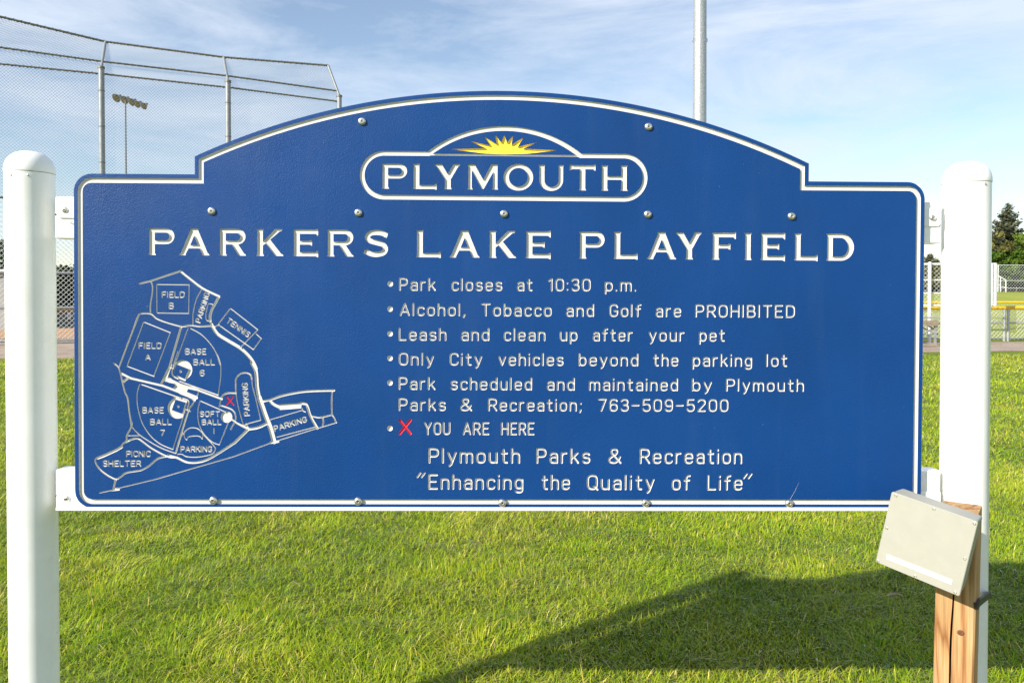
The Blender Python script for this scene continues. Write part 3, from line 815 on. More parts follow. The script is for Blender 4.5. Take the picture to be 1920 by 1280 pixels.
road(7, [(520, 262), (620, 220), (690, 228), (850, 345), (1060, 452), (1180, 455)], 28)
road(7, [(1060, 432), (1170, 462), (1290, 518), (1420, 525), (1560, 490), (1720, 400), (1920, 270)], 36)
FP.stroke(pl(smooth([(440, 829.4), (452, 817.5), (466, 804)])), 5.0 * PXM)
road(7, [(530, 245), (480, 290), (460, 340)], 26)
road(7, [(465, 325), (400, 365), (240, 438), (155, 470)], 42, False)
road(7, [(150, 465), (125, 510), (180, 610), (280, 690), (380, 742)], 28)
road(7, [(380, 742), (430, 725), (520, 660), (620, 640), (720, 622), (830, 560), (930, 475), (1050, 445)], 26)
road(7, [(390, 745), (375, 800), (362, 870)], 34)
area(7, [[(330, 895), (360, 860), (410, 840), (445, 872), (435, 885)]])
road(7, [(180, 915), (340, 880)], 18, False)
road(7, [(430, 852), (900, 740), (1300, 622), (1900, 450), (2378, 274)], 18, False)
road(6, [(290, 795), (380, 782), (450, 758), (520, 720)], 40)
road(6, [(150, 725), (235, 770), (300, 800)], 24)
road(6, [(265, 735), (285, 800)], 36)
road(6, [(450, 465), (560, 440), (700, 392), (900, 352), (1060, 337), (1320, 330)], 32)
road(6, [(1296, 340), (1290, 500), (1296, 630)], 24)
road(6, [(545, 450), (590, 495), (660, 530)], 44)
area(6, [[(640, 500), (930, 480), (925, 545), (660, 565), (645, 530)]])
road(6, [(920, 485), (980, 495), (1005, 540), (1025, 610), (1060, 685), (1120, 785)], 38)
line(6, [(935, 540), (945, 575), (975, 588)], 14, True)
road(6, [(1060, 640), (1130, 655), (1200, 645), (1280, 625)], 24)
road(6, [(1290, 620), (1325, 670), (1345, 718)], 22)
road(6, [(1180, 655), (1192, 700), (1185, 750)], 24)
line(6, [(1120, 785), (1350, 715)], 13)
line(6, [(545, 682), (940, 566)], 11)
line(6, [(630, 890), (1090, 768)], 11)
line(6, [(640, 932), (1110, 785)], 11)
line(4, [(1225, 525), (1570, 795), (1350, 1020)], 14)
line(4, [(1220, 530), (1068, 728), (1515, 1045), (1615, 905), (1545, 845)], 14)
road(4, [(1010, 762), (1080, 732)], 22, False)
MW = 2.3
for t, a, b, c in (("FIELD", (302.8, 558.2), (346.4, 558.2), 12.2), ("B", (316.2, 579.2), (325.9, 579.2), 12.4),
                   ("FIELD", (259.4, 653.6), (302.9, 653.8), 12.2), ("A", (272, 675.3), (282.4, 675.3), 12.2),
                   ("PARKING", (375.6, 606.4), (393.8, 550.2), 11.2), ("TENNIS", (422.2, 603.6), (464.2, 633.4), 11.6),
                   ("BASE", (346.4, 664.7), (386.8, 664.8), 12.2), ("BALL", (361.8, 684.6), (402.8, 684.7), 12.4), ("6", (373.8, 705.2), (383.2, 705.2), 12.6),
                   ("BASE", (266.2, 774.7), (307.1, 774.8), 12.4), ("BALL", (280.7, 796.4), (322.1, 796.4), 12.2), ("7", (299.5, 816.9), (309.1, 816.9), 12.2),
                   ("SOFT", (373.7, 781.3), (412.4, 781.3), 11.6), ("BALL", (377.6, 796.4), (415, 796.4), 11.4), ("I", (399.9, 813), (402.1, 813), 11.4),
                   ("PARKING", (337.8, 847.2), (397.5, 847.2), 11.7), ("PICNIC", (236.1, 856.3), (282.3, 856.3), 12.2), ("SHELTER", (192.2, 874.5), (264.3, 874.5), 12.2),
                   ("PARKING", (468.9, 779.2), (464.2, 716.6), 11.8), ("PARKING", (514.6, 809.2), (576.5, 790.6), 11.8)):
    word(FPT, t, a, b, c, MW, 0.24)

# ------------------------------------------------------------------ SIGN: build
sign = empty("park_sign", (0.0, 0.03, 0.0))
tag(sign, "large blue routed park sign with arched top hung between two white posts", "sign")

FIELDS = [FB, FL, FS, FN, FM, FM2, FX, FX2, FP, FPT] + TITLE + RULES
G = np.full((NV, NU), FAR, dtype=np.float32)
for f in FIELDS:
    f.rasterise()
    s = G[f.j0:f.j1, f.i0:f.i1]
    np.minimum(s, f.g, out=s)
board = Field(0, 0)
board.shape([outline])
board.i0, board.i1, board.j0, board.j1 = 0, NU, 0, NV
# signed distance to the outline, only near the edge
gb = np.full((NV, NU), FAR, dtype=np.float32)
xs, ys = U0 + H * np.arange(NU), V0 + H * np.arange(NV)
ins_b = np.zeros((NV, NU), bool)
for a, b in zip(outline, np.roll(outline, -1, 0)):
    if a[1] != b[1]:
        row = (a[1] > ys) != (b[1] > ys)
        xr = (b[0] - a[0]) * (ys[row] - a[1]) / (b[1] - a[1]) + a[0]
        ins_b[row] ^= xs[None, :] < xr[:, None]
for a, b in zip(outline, np.roll(outline, -1, 0)):
    lo, hi = np.minimum(a, b) - 0.006, np.maximum(a, b) + 0.006
    i0, i1 = max(0, int((lo[0] - U0) / H)), min(NU, int((hi[0] - U0) / H) + 2)
    j0, j1 = max(0, int((lo[1] - V0) / H)), min(NV, int((hi[1] - V0) / H) + 2)
    x, y = np.meshgrid(xs[i0:i1], ys[j0:j1])
    e = b - a
    t = np.clip(((x - a[0]) * e[0] + (y - a[1]) * e[1]) / (e @ e), 0, 1)
    gb[j0:j1, i0:i1] = np.minimum(gb[j0:j1, i0:i1], np.hypot(x - a[0] - t * e[0], y - a[1] - t * e[1]))
gb[ins_b] *= -1
CAP = np.maximum(gb + 0.0022, -G)                     # skin: inside the board (edge eased by 2 mm), outside every groove
loops = [simplify(l) for l in contours(CAP)]
vv, ee, base = [], [], 0
for l in loops:
    vv.append(l)
    ee += [(base + i, base + (i + 1) % len(l)) for i in range(len(l))]
    base += len(l)
vv = np.vstack(vv)
cv, ce, cf, *_ = delaunay_2d_cdt([Vector(p) for p in vv], ee, [], 0, 1e-7)
cv = np.array([(p.x, p.y) for p in cv])
ft = np.array([q for q in cf if len(q) == 3])
cen = cv[ft].mean(1)
ci = np.clip(((cen[:, 0] - U0) / H), 0, NU - 2); cj = np.clip(((cen[:, 1] - V0) / H), 0, NV - 2)
i, j = ci.astype(int), cj.astype(int)
fx, fy = ci - i, cj - j
val = CAP[j, i] * (1 - fx) * (1 - fy) + CAP[j, i + 1] * fx * (1 - fy) + CAP[j + 1, i] * (1 - fx) * fy + CAP[j + 1, i + 1] * fx * fy
ft = ft[val < 0]
# skirt: down every boundary edge of the kept triangles
edges = np.sort(np.vstack([ft[:, [0, 1]], ft[:, [1, 2]], ft[:, [2, 0]]]), 1)
dirs = np.vstack([ft[:, [0, 1]], ft[:, [1, 2]], ft[:, [2, 0]]])
key = edges[:, 0].astype(np.int64) * len(cv) + edges[:, 1]
_, inv, cnt = np.unique(key, return_inverse=True, return_counts=True)
bd = dirs[cnt[inv] == 1]
n0 = len(cv)
on_rim = np.zeros(n0, bool)
bi = np.clip(((cv[:, 0] - U0) / H).round().astype(int), 0, NU - 1); bj = np.clip(((cv[:, 1] - V0) / H).round().astype(int), 0, NV - 1)
on_rim = gb[bj, bi] > -0.0040
front = sw(cv[:, 0], cv[:, 1], 0)
# the outer edge rolls out to the full outline, grooves drop straight
low_uv = cv.copy()
gyb, gxb = np.gradient(gb, H)
nb = np.hypot(gxb, gyb) + 1e-9
low_uv[on_rim, 0] += (gxb / nb)[bj[on_rim], bi[on_rim]] * 0.0022
low_uv[on_rim, 1] += (gyb / nb)[bj[on_rim], bi[on_rim]] * 0.0022
low = sw(low_uv[:, 0], low_uv[:, 1], np.where(on_rim, 0.0024, 0.0016))
faces = ft.tolist() + [[b, a, a + n0, b + n0] for a, b in bd.tolist()]
panel = mesh_obj("panel", np.vstack([front, low]), faces, M_BLUE, sign)
# white core board behind the skin
MBc = MB()
no = len(outline)
v = np.vstack([sw(outline[:, 0], outline[:, 1], 0.0086), sw(outline[:, 0], outline[:, 1], 0.0190)])
fc = [list(range(no)), list(range(2 * no - 1, no - 1, -1))] + [[(k + 1) % no, k, k + no, (k + 1) % no + no] for k in range(no)]
mesh_obj("core", v, fc, M_CORE, sign)
v = np.vstack([sw(outline[:, 0], outline[:, 1], 0.0024), sw(outline[:, 0], outline[:, 1], 0.0088)])
mesh_obj("edge_band", v, [[(k + 1) % no, k, k + no, (k + 1) % no + no] for k in range(no)], M_BLUE, sign)
FB.groove("border_line", M_CORE, panel)
emblem = FL.groove("emblem_outline", M_CORE, panel)
FS.groove("rising_sun", M_YELLOW, panel)
FN.groove("emblem_lettering", M_CORE, panel)
for f in TITLE:
    f.groove("title_lettering", M_CORE, panel)
for f in RULES:
    f.groove("rule_lettering", M_CORE, panel)
FM.groove("motto_lettering", M_CORE, panel)
FM2.groove("motto_lettering", M_CORE, panel)
FX.groove("location_cross", M_RED, panel)
FX2.groove("location_cross", M_RED, panel)
FP.groove("site_map", M_CORE, panel)
FPT.groove("map_lettering", M_CORE, panel)

def bolt(px, py, parent, proud=0.0, r=0.0115, name="bolt", back=0.0):
    """button-head screw with a washer and hex socket"""
    u_, v_ = uv(px, py, back)
    c = SC + AU * u_ + AV * v_ - AN * back
    m = MB()
    hgt = r * 0.62
    m.lathe(c, AN, [(r * 1.02, -0.001), (r * 1.02, 0.0012), (r * .99, 0.0020), (r * .93, hgt * .55), (r * .75, hgt * .85), (r * .48, hgt), (r * .40, hgt), (r * .38, hgt * .5), (0.0, hgt * .48)], 20)
    o = m.build(name, M_STEEL, parent, loc=c, smooth=True)
    s = MB()
    s.lathe(c, AN, [(r * .20, hgt * .5), (r * .20, hgt * .5 + .0006), (r * .02, hgt * .5 + .0007)], 6)
    s.build("socket", M_SOCKET, o)
    return o
for q in ((679, 228), (1216, 238), (397, 396), (672, 399), (945, 401), (1214.5, 402), (1484, 405.5), (400, 937.5), (671.5, 939), (942, 942), (1210.5, 942.5), (1479.5, 943)):
    bolt(*q, sign)

# an old scratch running up from the last bolt
q = [uv(1480, 938), uv(1490, 921), uv(1500.5, 899)]
e_ = np.array([0.0005, 0.0002])
v = [sw(*(q[0] - e_), -.0003), sw(*(q[0] + e_), -.0003), sw(*(q[1] + e_ * .7), -.0003), sw(*(q[1] - e_ * .7), -.0003), sw(*(q[2]), -.0003)]
mesh_obj("scratch", v, [[0, 1, 2, 3], [3, 2, 4]], M_CORE, panel)

# white steel frame: two posts, two rails with flanges
def post_at(px_c, yd, top_px, seam_px, r):
    d = yd - CAM[1]
    x = gx(px_c, d)
    zt, zs = zz(top_px, d), zz(seam_px, d)
    m = MB()
    m.lathe((x, yd, 0), (0, 0, 1), [(r, -0.4), (r, zs - 0.002)], 48)
    p = m.build("post", M_WHITE, sign, loc=(x, yd, 0), smooth=True)
    m = MB()
    hd = zt - zs
    prof = [(r * 1.012, -0.0005), (r * 1.02, 0.003)] + [(r * 1.02 * math.cos(t) ** 0.8, 0.003 + (hd - .003) * math.sin(t) ** .92) for t in np.radians(np.linspace(4, 89.5, 22))]
    m.lathe((x, yd, zs), (0, 0, 1), prof, 48)
    m.build("post_cap", M_WHITE, p, smooth=True)
    return p, x, zs
RP = 0.0645
pL, xL, zsL = post_at(58.0, 0.035, 284, 325, RP)
pR, xR, zsR = post_at(1810.5, 0.060, 303.5, 344, RP)
def screw(p, x, yc, z, ang):
    n = np.array([math.sin(ang), -math.cos(ang), 0])
    c = np.array([x, yc, z]) + n * RP
    m = MB()
    m.lathe(c, n, [(0.0034, -0.001), (0.0032, 0.0016), (0.002, 0.0024), (0.0016, 0.001), (0, 0.0009)], 10)
    m.build("screw", M_STEEL, p, loc=c)
screw(pL, xL, 0.035, zsL - 0.014, R(28)); screw(pL, xL, 0.035, zsL - 0.014, R(-12))
screw(pR, xR, 0.060, zsR - 0.010, R(15))

def srect(x0, y0, x1, y1, d0, d1):
    """box behind the sign plane given by its photo rectangle (seen at depth d0) and depth range"""
    m = MB()
    a, b = uv(x0, y1, d0), uv(x1, y0, d0)
    c, h = (a + b) / 2, (b - a) / 2
    m.box(sw(c[0], c[1], (d0 + d1) / 2), AU * abs(h[0]), AV * abs(h[1]), AN * (d1 - d0) / 2)
    return m
bev = lambda o, w=0.0025: o.modifiers.new("bevel", 'BEVEL').__setattr__('width', w) or o
bev(srect(103.5, 379, 1766, 447, 0.0245, 0.075).build("upper_rail", M_WHITE, sign))
bev(srect(104.5, 882, 1764, 951, 0.0245, 0.075).build("lower_rail", M_WHITE, sign))
for e0_, e1_, in ((lft + .003, lft + .043), (rgt - .043, rgt - .003)):  # unseen uprights, added to block the strip of sun between post and board
    m = MB()
    m.box(sw((e0_ + e1_) / 2, (bot + top_l) / 2, 0.0475), AU * .02, AV * ((top_l - bot) / 2 - .012), AN * .0225)
    m.build("sun_block_rail", M_WHITE, sign)
bev(srect(104, 951.5, 1772, 957.5, -0.004, 0.078).build("bottom_flange", M_WHITE, sign), 0.0015)
def tab(x0, y0, x1, y1, low_left=False, low_right=False):
    a, b = uv(x0, y1, 0.0195), uv(x1, y0, 0.0195)
    k = 0.008
    p = [(a[0] + (k if low_left else 0), a[1]), (b[0] - (k if low_right else 0), a[1]), (b[0], a[1] + (k if low_right else 0)), (b[0], b[1]), (a[0], b[1]), (a[0], a[1] + (k if low_left else 0))]
    p = np.array(p)
    v = np.vstack([sw(p[:, 0], p[:, 1], 0.0193), sw(p[:, 0], p[:, 1], 0.0244)])
    f = [list(range(6)), list(range(11, 5, -1))] + [[(k + 1) % 6, k, k + 6, (k + 1) % 6 + 6] for k in range(6)]
    return bev(mesh_obj("bracket_tab", v, f, M_WHITE, sign), 0.001)
tab(105.5, 375, 172, 408.5, low_left=True)
tab(1690, 390, 1764.5, 424, low_right=True)
tab(106, 919, 190, 951, False)
tab(1690, 922, 1764, 955, False)
bolt(121.5, 393.5, sign, back=0.0193, r=0.0088)
bolt(125.5, 934.5, sign, back=0.0193, r=0.0092)
bolt(1748.5, 408.5, sign, back=0.0193, r=0.0092)
# rust at the welds
for q, w, d in (((104.2, 402), 1.5, 2.205), ((104.6, 929), 1.4, 2.205)):
    m = MB()
    p = at(*q, d)
    m.lathe(p, (0.3, -1, 0.1), [(w * PXM, -0.004), (w * PXM, 0.002), (w * .6 * PXM, .0032), (0, .0036)], 8)
    m.build("rust_spot", M_RUST, sign, loc=p, smooth=True)

# ------------------------------------------------------------------ ground
def sheet(name, poly, z, mat, label=None):
    v = [(x, y, z) for x, y in poly]
    o = mesh_obj(name, v, [list(range(len(v)))], mat)
    return tag(o, kind='structure')

def ground_material(name, c1, c2, c3, s1, s2, bump):
    m = bpy.data.materials.new(name)
    m.use_nodes = True
    nt = m.node_tree
    b = nt.nodes["Principled BSDF"]
    b.inputs["Roughness"].default_value = 0.9
    b.inputs["Specular IOR Level"].default_value = 0.15
    tc = nt.nodes.new("ShaderNodeTexCoord")
    n1, n2 = nt.nodes.new("ShaderNodeTexNoise"), nt.nodes.new("ShaderNodeTexNoise")
    n1.inputs["Scale"].default_value, n2.inputs["Scale"].default_value = s1, s2
    n1.inputs["Detail"].default_value = n2.inputs["Detail"].default_value = 8
    n2.inputs["Roughness"].default_value = 0.75
    r1, r2 = nt.nodes.new("ShaderNodeValToRGB"), nt.nodes.new("ShaderNodeMapRange")
    r1.color_ramp.elements[0].color, r1.color_ramp.elements[1].color = (*c1, 1), (*c2, 1)
    r1.color_ramp.elements[0].position, r1.color_ramp.elements[1].position = 0.35, 0.65
    mx = nt.nodes.new("ShaderNodeMixRGB")
    mx.inputs["Color2"].default_value = (*c3, 1)
    r2.inputs[1].default_value, r2.inputs[2].default_value = 0.48, 0.68
    bp = nt.nodes.new("ShaderNodeBump")
    bp.inputs["Strength"].default_value = 0.8
    bp.inputs["Distance"].default_value = bump
    L = nt.links.new
    L(tc.outputs["Object"], n1.inputs["Vector"]); L(tc.outputs["Object"], n2.inputs["Vector"])
    L(n1.outputs["Fac"], r1.inputs["Fac"]); L(n2.outputs["Fac"], r2.inputs[0])
    L(r1.outputs["Color"], mx.inputs["Color1"]); L(r2.outputs[0], mx.inputs["Fac"])
    L(mx.outputs["Color"], b.inputs["Base Color"])
    L(n2.outputs["Fac"], bp.inputs["Height"]); L(bp.outputs["Normal"], b.inputs["Normal"])
    return m
M_TURF = ground_material("turf", (0.10, 0.155, 0.009), (0.16, 0.20, 0.014), (0.24, 0.22, 0.06), 0.6, 30, 0.03)
M_FARTURF = ground_material("outfield_turf", (0.20, 0.25, 0.035), (0.27, 0.30, 0.05), (0.34, 0.32, 0.10), 0.25, 9, 0.03)
M_PATH = ground_material("gravel_path", (0.27, 0.205, 0.16), (0.37, 0.30, 0.24), (0.46, 0.39, 0.33), 1.2, 40, 0.02)
M_DIRT = ground_material("infield_dirt", (0.36, 0.20, 0.10), (0.44, 0.26, 0.14), (0.48, 0.31, 0.18), 0.8, 30, 0.01)
sheet("ground", [(-2500, -2500), (2500, -2500), (2500, 2500), (-2500, 2500)], 0.0, M_TURF)

yA, yB = gy(18.9), gy(26.9)
path_poly = [(-60, gy(18.0)), (gx(125, 18.9), gy(18.9)), (0, gy(20.0)), (gx(1740, 21.0), gy(21.0)), (gx(1900, 21.4), gy(21.4)), (60, gy(23)),
             (60, gy(27.0)), (gx(1860, 25.4), gy(25.4)), (gx(1700, 25.6), gy(25.6)), (0, gy(26.0)), (gx(125, 26.9), gy(26.9)), (-60, gy(26.9))]
sheet("path", path_poly, 0.006, M_PATH)
sheet("dirt_ground", [(-60, gy(27.2)), (gx(125, 27.2), gy(27.2)), (-3, gy(26.4)), (0, gy(33)), (-6, gy(36)), (gx(125, 36.4), gy(36.4)), (-60, gy(36.4))], 0.010, M_DIRT)
sheet("field", [(0.4, gy(26.2)), (gx(1700, 25.9), gy(25.9)), (60, gy(27.5)), (90, gy(60)), (0.4, gy(60))], 0.004, M_FARTURF)
# grassy bank rising behind the outfield on the right
bx = np.linspace(10, 90, 30); by = np.linspace(44, 110, 24)
v, f = [], []
for b_ in by:
    for a_x in bx:
        t = min(1, max(0, (b_ - 46) / 18)); t = t * t * (3 - 2 * t)
        e = min(1, max(0, (a_x - 12) / 8))
        v.append((a_x, gy(b_), -0.3 + (0.3 + 1.72) * t * e + 0.02 * math.sin(a_x * 1.3) * math.cos(b_)))
f = [[j * 30 + i, j * 30 + i + 1, (j + 1) * 30 + i + 1, (j + 1) * 30 + i] for j in range(23) for i in range(29)]
tag(mesh_obj("hill", v, f, M_FARTURF, smooth=True), kind='structure')
v, f = [], []
bx = np.linspace(-95, 2, 12)

# ------------------------------------------------------------------ lawn
def grass_mat():
    m = bpy.data.materials.new("grass_blade")
    m.use_nodes = True
    nt = m.node_tree
    nt.nodes.clear()
    N, L = nt.nodes.new, nt.links.new
    out = N("ShaderNodeOutputMaterial")
    at_ = N("ShaderNodeAttribute"); at_.attribute_name = "tint"
    ramp = N("ShaderNodeValToRGB")
    el = ramp.color_ramp.elements
    el[0].position, el[0].color = 0.0, (0.092, 0.200, 0.007, 1)
    el[1].position, el[1].color = 1.0, (0.72, 0.58, 0.24, 1)
    for p, c in ((0.35, (0.222, 0.345, 0.010, 1)), (0.62, (0.385, 0.435, 0.018, 1)), (0.80, (0.49, 0.48, 0.035, 1)), (0.90, (0.66, 0.54, 0.12, 1))):
        e = el.new(p); e.color = c
    d, t, g = N("ShaderNodeBsdfDiffuse"), N("ShaderNodeBsdfTranslucent"), N("ShaderNodeBsdfGlossy")
    g.inputs["Roughness"].default_value = 0.42
    g.inputs["Color"].default_value = (1, 1, 0.92, 1)
    m1, m2 = N("ShaderNodeMixShader"), N("ShaderNodeMixShader")
    m1.inputs[0].default_value = 0.30
    fr_ = N("ShaderNodeFresnel"); fr_.inputs["IOR"].default_value = 1.22
    L(at_.outputs["Fac"], ramp.inputs["Fac"])
    L(ramp.outputs["Color"], d.inputs["Color"]); L(ramp.outputs["Color"], t.inputs["Color"])
    L(d.outputs[0], m1.inputs[1]); L(t.outputs[0], m1.inputs[2])
    L(m1.outputs[0], m2.inputs[1]); L(g.outputs[0], m2.inputs[2]); L(fr_.outputs[0], m2.inputs[0])
    L(m2.outputs[0], out.inputs["Surface"])
    return m
M_GRASS = grass_mat()

def vnoise(x, y, s, seed):
    """smooth value noise in numpy"""
    r = np.random.default_rng(seed).random((256, 256))
    x, y = x * s + 1000, y * s + 1000
    i, j = np.floor(x).astype(int), np.floor(y).astype(int)
    u, w = x - i, y - j
    u, w = u * u * (3 - 2 * u), w * w * (3 - 2 * w)
    g = lambda a, b: r[a % 256, b % 256]
    return (g(i, j) * (1 - u) + g(i + 1, j) * u) * (1 - w) + (g(i, j + 1) * (1 - u) + g(i + 1, j + 1) * u) * w

def blades(d0, d1, dens, hmean, wmean, side=0.70, only=None):
    """blade roots in the wedge seen by the camera between distances d0 and d1 (denser than needed at its edges)"""
    n = int(dens * side * (d1 * d1 - d0 * d0))
    d = np.sqrt(rng.uniform(d0 * d0, d1 * d1, n))
    x = rng.uniform(-1, 1, n) * (side * d + 0.3)
    y = d + CAM[1]
    if only is not None:
        k = only(x, d)
        x, y = x[k], y[k]
        n = len(x)
    pat = vnoise(x, y, 1.1, 1) * .5 + vnoise(x, y, 3.1, 2) * .32 + vnoise(x, y, 9.0, 3) * .18
    tuft = vnoise(x, y, 7.0, 4)
    h = hmean * (0.55 + 0.6 * tuft + 0.35 * pat) * rng.lognormal(0, 0.28, n)
    lean = np.abs(rng.normal(0.95, 0.45, n)) + 0.1
    az = rng.uniform(0, 2 * np.pi, n) + 0.0
    flow = 2.4 * vnoise(x, y, 2.3, 5)                       # blades of one clump lean alike
    az = np.where(rng.random(n) < 0.72, az, flow * 2.6)
    w = wmean * rng.uniform(0.6, 1.35, n)
    tint = np.clip(0.17 + 0.50 * pat + rng.normal(0, 0.17, n), 0, 0.86)
    dry = rng.random(n) < 0.03 + 0.10 * np.clip((pat - 0.5) * 4, 0, 1)
    tint = np.where(dry, rng.uniform(0.82, 1.0, n), tint)
    return x, y, h, lean, az, w, tint

def lawn(sets):
    V, T = [], []
    for (x, y, h, lean, az, w, tint) in sets:
        n = len(x)
        ca, sa = np.cos(az), np.sin(az)
        pts = []
        for s in (0.0, 0.40, 0.75, 1.0):
            out = h * lean * s ** 1.7
            up = h * s * np.sqrt(np.clip(1 - (lean * s * 0.55) ** 2, 0.15, 1))
            cx, cy = x + ca * out, y + sa * out
            ww = w * (1 - s ** 2.2) * 0.5 + 0.0001
            if s < 1:
                pts.append(np.stack([cx - sa * ww, cy + ca * ww, up - 0.004], 1))
                pts.append(np.stack([cx + sa * ww, cy - ca * ww, up - 0.004], 1))
            else:
                pts.append(np.stack([cx, cy, up - 0.004], 1))
        V.append(np.stack(pts, 1).reshape(-1, 3))
        # tips slightly lighter than the base of the blade
        T.append(np.stack([tint - .10, tint - .10, tint, tint, tint + .05, tint + .05, tint + .10], 1).reshape(-1))
    V, T = np.vstack(V), np.concatenate(T)
    n = len(V) // 7
    base = (np.arange(n) * 7)[:, None]
    quads = np.concatenate([base + [[0, 1, 3, 2]], base + [[2, 3, 5, 4]]], 1).reshape(-1, 4)
    tris = (base + [[4, 5, 6]]).reshape(-1, 3)
    me = bpy.data.meshes.new("lawn_grass")
    me.vertices.add(len(V)); me.vertices.foreach_set("co", V.astype(np.float32).ravel())
    nl = quads.size + tris.size
    me.loops.add(nl)
    me.loops.foreach_set("vertex_index", np.concatenate([quads.ravel(), tris.ravel()]).astype(np.int32))
    npoly = len(quads) + len(tris)
    me.polygons.add(npoly)
    st = np.concatenate([np.arange(len(quads)) * 4, quads.size + np.arange(len(tris)) * 3]).astype(np.int32)
    me.polygons.foreach_set("loop_start", st)
    me.attributes.new("tint", 'FLOAT', 'POINT').data.foreach_set("value", np.clip(T, 0, 1).astype(np.float32))
    me.materials.append(M_GRASS)
    me.update(calc_edges=True)
    ob = bpy.data.objects.new("lawn_grass", me)
    COL.objects.link(ob)
    return tag(ob, kind='stuff')

notpath = lambda x, d: d < 18.7 + 1.1 * np.clip((x + 10.8) / 22, 0, 1.4) + 0.5 * (vnoise(x, d, 0.8, 9) - .5)
lawn([blades(2.3, 4.6, 14500, 0.036, 0.0044), blades(4.6, 7.2, 9000, 0.034, 0.0052),
      blades(7.2, 11.0, 2600, 0.040, 0.010), blades(11.0, 20.6, 800, 0.045, 0.018, only=notpath)])

# a curled dead leaf lying on the lawn
p = at(1677, 1137, 3.95)
p[2] = 0.045
v, f = [], []
for i_ in range(9):
    t = i_ / 8
    wdt = 0.010 * math.sin(math.pi * (0.08 + 0.9 * t)) + 0.001
    cx_, cz_ = (t - .5) * 0.085, 0.012 * math.sin(t * 3.1)
    v += [(p[0] + cx_, p[1] - wdt, p[2] + cz_ + .004), (p[0] + cx_, p[1], p[2] + cz_ - .002 - cx_ * .18), (p[0] + cx_, p[1] + wdt, p[2] + cz_ + .005)]
f = [[i_ * 3 + k, i_ * 3 + 3 + k, i_ * 3 + 4 + k, i_ * 3 + 1 + k] for i_ in range(8) for k in range(2)]
leaf = mesh_obj("dead_leaf", v, f, material("dead_leaf_tan", (0.42, 0.32, 0.18), 0.8, noise=(80, .4)), loc=p, smooth=True)
leaf.modifiers.new("thickness", 'SOLIDIFY').thickness = 0.0008
tag(leaf, "small curled tan dead leaf lying on the shaded lawn", "leaf")

# ------------------------------------------------------------------ wooden post, junction box, strap
def wood_mat():
    m = bpy.data.materials.new("pine_timber")
    m.use_nodes = True
    nt = m.node_tree
    b = nt.nodes["Principled BSDF"]
    b.inputs["Roughness"].default_value = 0.7
    b.inputs["Specular IOR Level"].default_value = 0.25
    N, L = nt.nodes.new, nt.links.new
    tc, mp = N("ShaderNodeTexCoord"), N("ShaderNodeMapping")
    mp.inputs["Scale"].default_value = (1, 1, 0.055)
    nz = N("ShaderNodeTexNoise"); nz.inputs["Scale"].default_value = 14; nz.inputs["Detail"].default_value = 2; nz.inputs["Distortion"].default_value = 0.9
    wv = N("ShaderNodeMath"); wv.operation = 'MULTIPLY'; wv.inputs[1].default_value = 9.0
    fr2 = N("ShaderNodeMath"); fr2.operation = 'PINGPONG'; fr2.inputs[1].default_value = 1.0
    rp = N("ShaderNodeValToRGB")
    e = rp.color_ramp.elements
    e[0].position, e[0].color = 0.0, (0.25, 0.105, 0.035, 1)
    e[1].position, e[1].color = 1.0, (0.54, 0.36, 0.19, 1)
    k = e.new(0.22); k.color = (0.42, 0.235, 0.10, 1)
    k = e.new(0.6); k.color = (0.49, 0.31, 0.15, 1)
    n2 = N("ShaderNodeTexNoise"); n2.inputs["Scale"].default_value = 260; n2.inputs["Detail"].default_value = 4
    m2 = N("ShaderNodeMapping"); m2.inputs["Scale"].default_value = (1, 1, 0.03)
    mx = N("ShaderNodeMixRGB"); mx.blend_type = 'MULTIPLY'; mx.inputs["Fac"].default_value = 0.55
    r3 = N("ShaderNodeMapRange"); r3.inputs[1].default_value = .3; r3.inputs[2].default_value = .7; r3.inputs[3].default_value = .38; r3.inputs[4].default_value = 1.15
    n4 = N("ShaderNodeTexNoise"); n4.inputs["Scale"].default_value = 4.0; n4.inputs["Detail"].default_value = 3
    m4 = N("ShaderNodeMixRGB"); m4.inputs["Color2"].default_value = (0.40, 0.20, 0.08, 1)
    r4 = N("ShaderNodeMapRange"); r4.inputs[1].default_value = .45; r4.inputs[2].default_value = .75; r4.inputs[4].default_value = .6
    L(tc.outputs["Object"], mp.inputs["Vector"]); L(mp.outputs[0], nz.inputs["Vector"])
    L(nz.outputs["Fac"], wv.inputs[0]); L(wv.outputs[0], fr2.inputs[0]); L(fr2.outputs[0], rp.inputs["Fac"])
    L(tc.outputs["Object"], m2.inputs["Vector"]); L(m2.outputs[0], n2.inputs["Vector"]); L(n2.outputs["Fac"], r3.inputs[0])
    L(tc.outputs["Object"], n4.inputs["Vector"]); L(n4.outputs["Fac"], r4.inputs[0]); L(r4.outputs[0], m4.inputs["Fac"])
    L(rp.outputs["Color"], m4.inputs["Color1"]); L(m4.outputs["Color"], mx.inputs["Color1"]); L(r3.outputs[0], mx.inputs["Color2"])
    L(mx.outputs["Color"], b.inputs["Base Color"])
    bp = N("ShaderNodeBump"); bp.inputs["Strength"].default_value = 0.35; bp.inputs["Distance"].default_value = 0.001
    L(n2.outputs["Fac"], bp.inputs["Height"]); L(bp.outputs["Normal"], b.inputs["Normal"])
    return m
M_WOOD = wood_mat()
M_CRACK = material("wood_check_dark", (0.035, 0.015, 0.006), 0.9)
M_KNOT = material("knot_brown", (0.16, 0.06, 0.02), 0.7, noise=(200, .5))

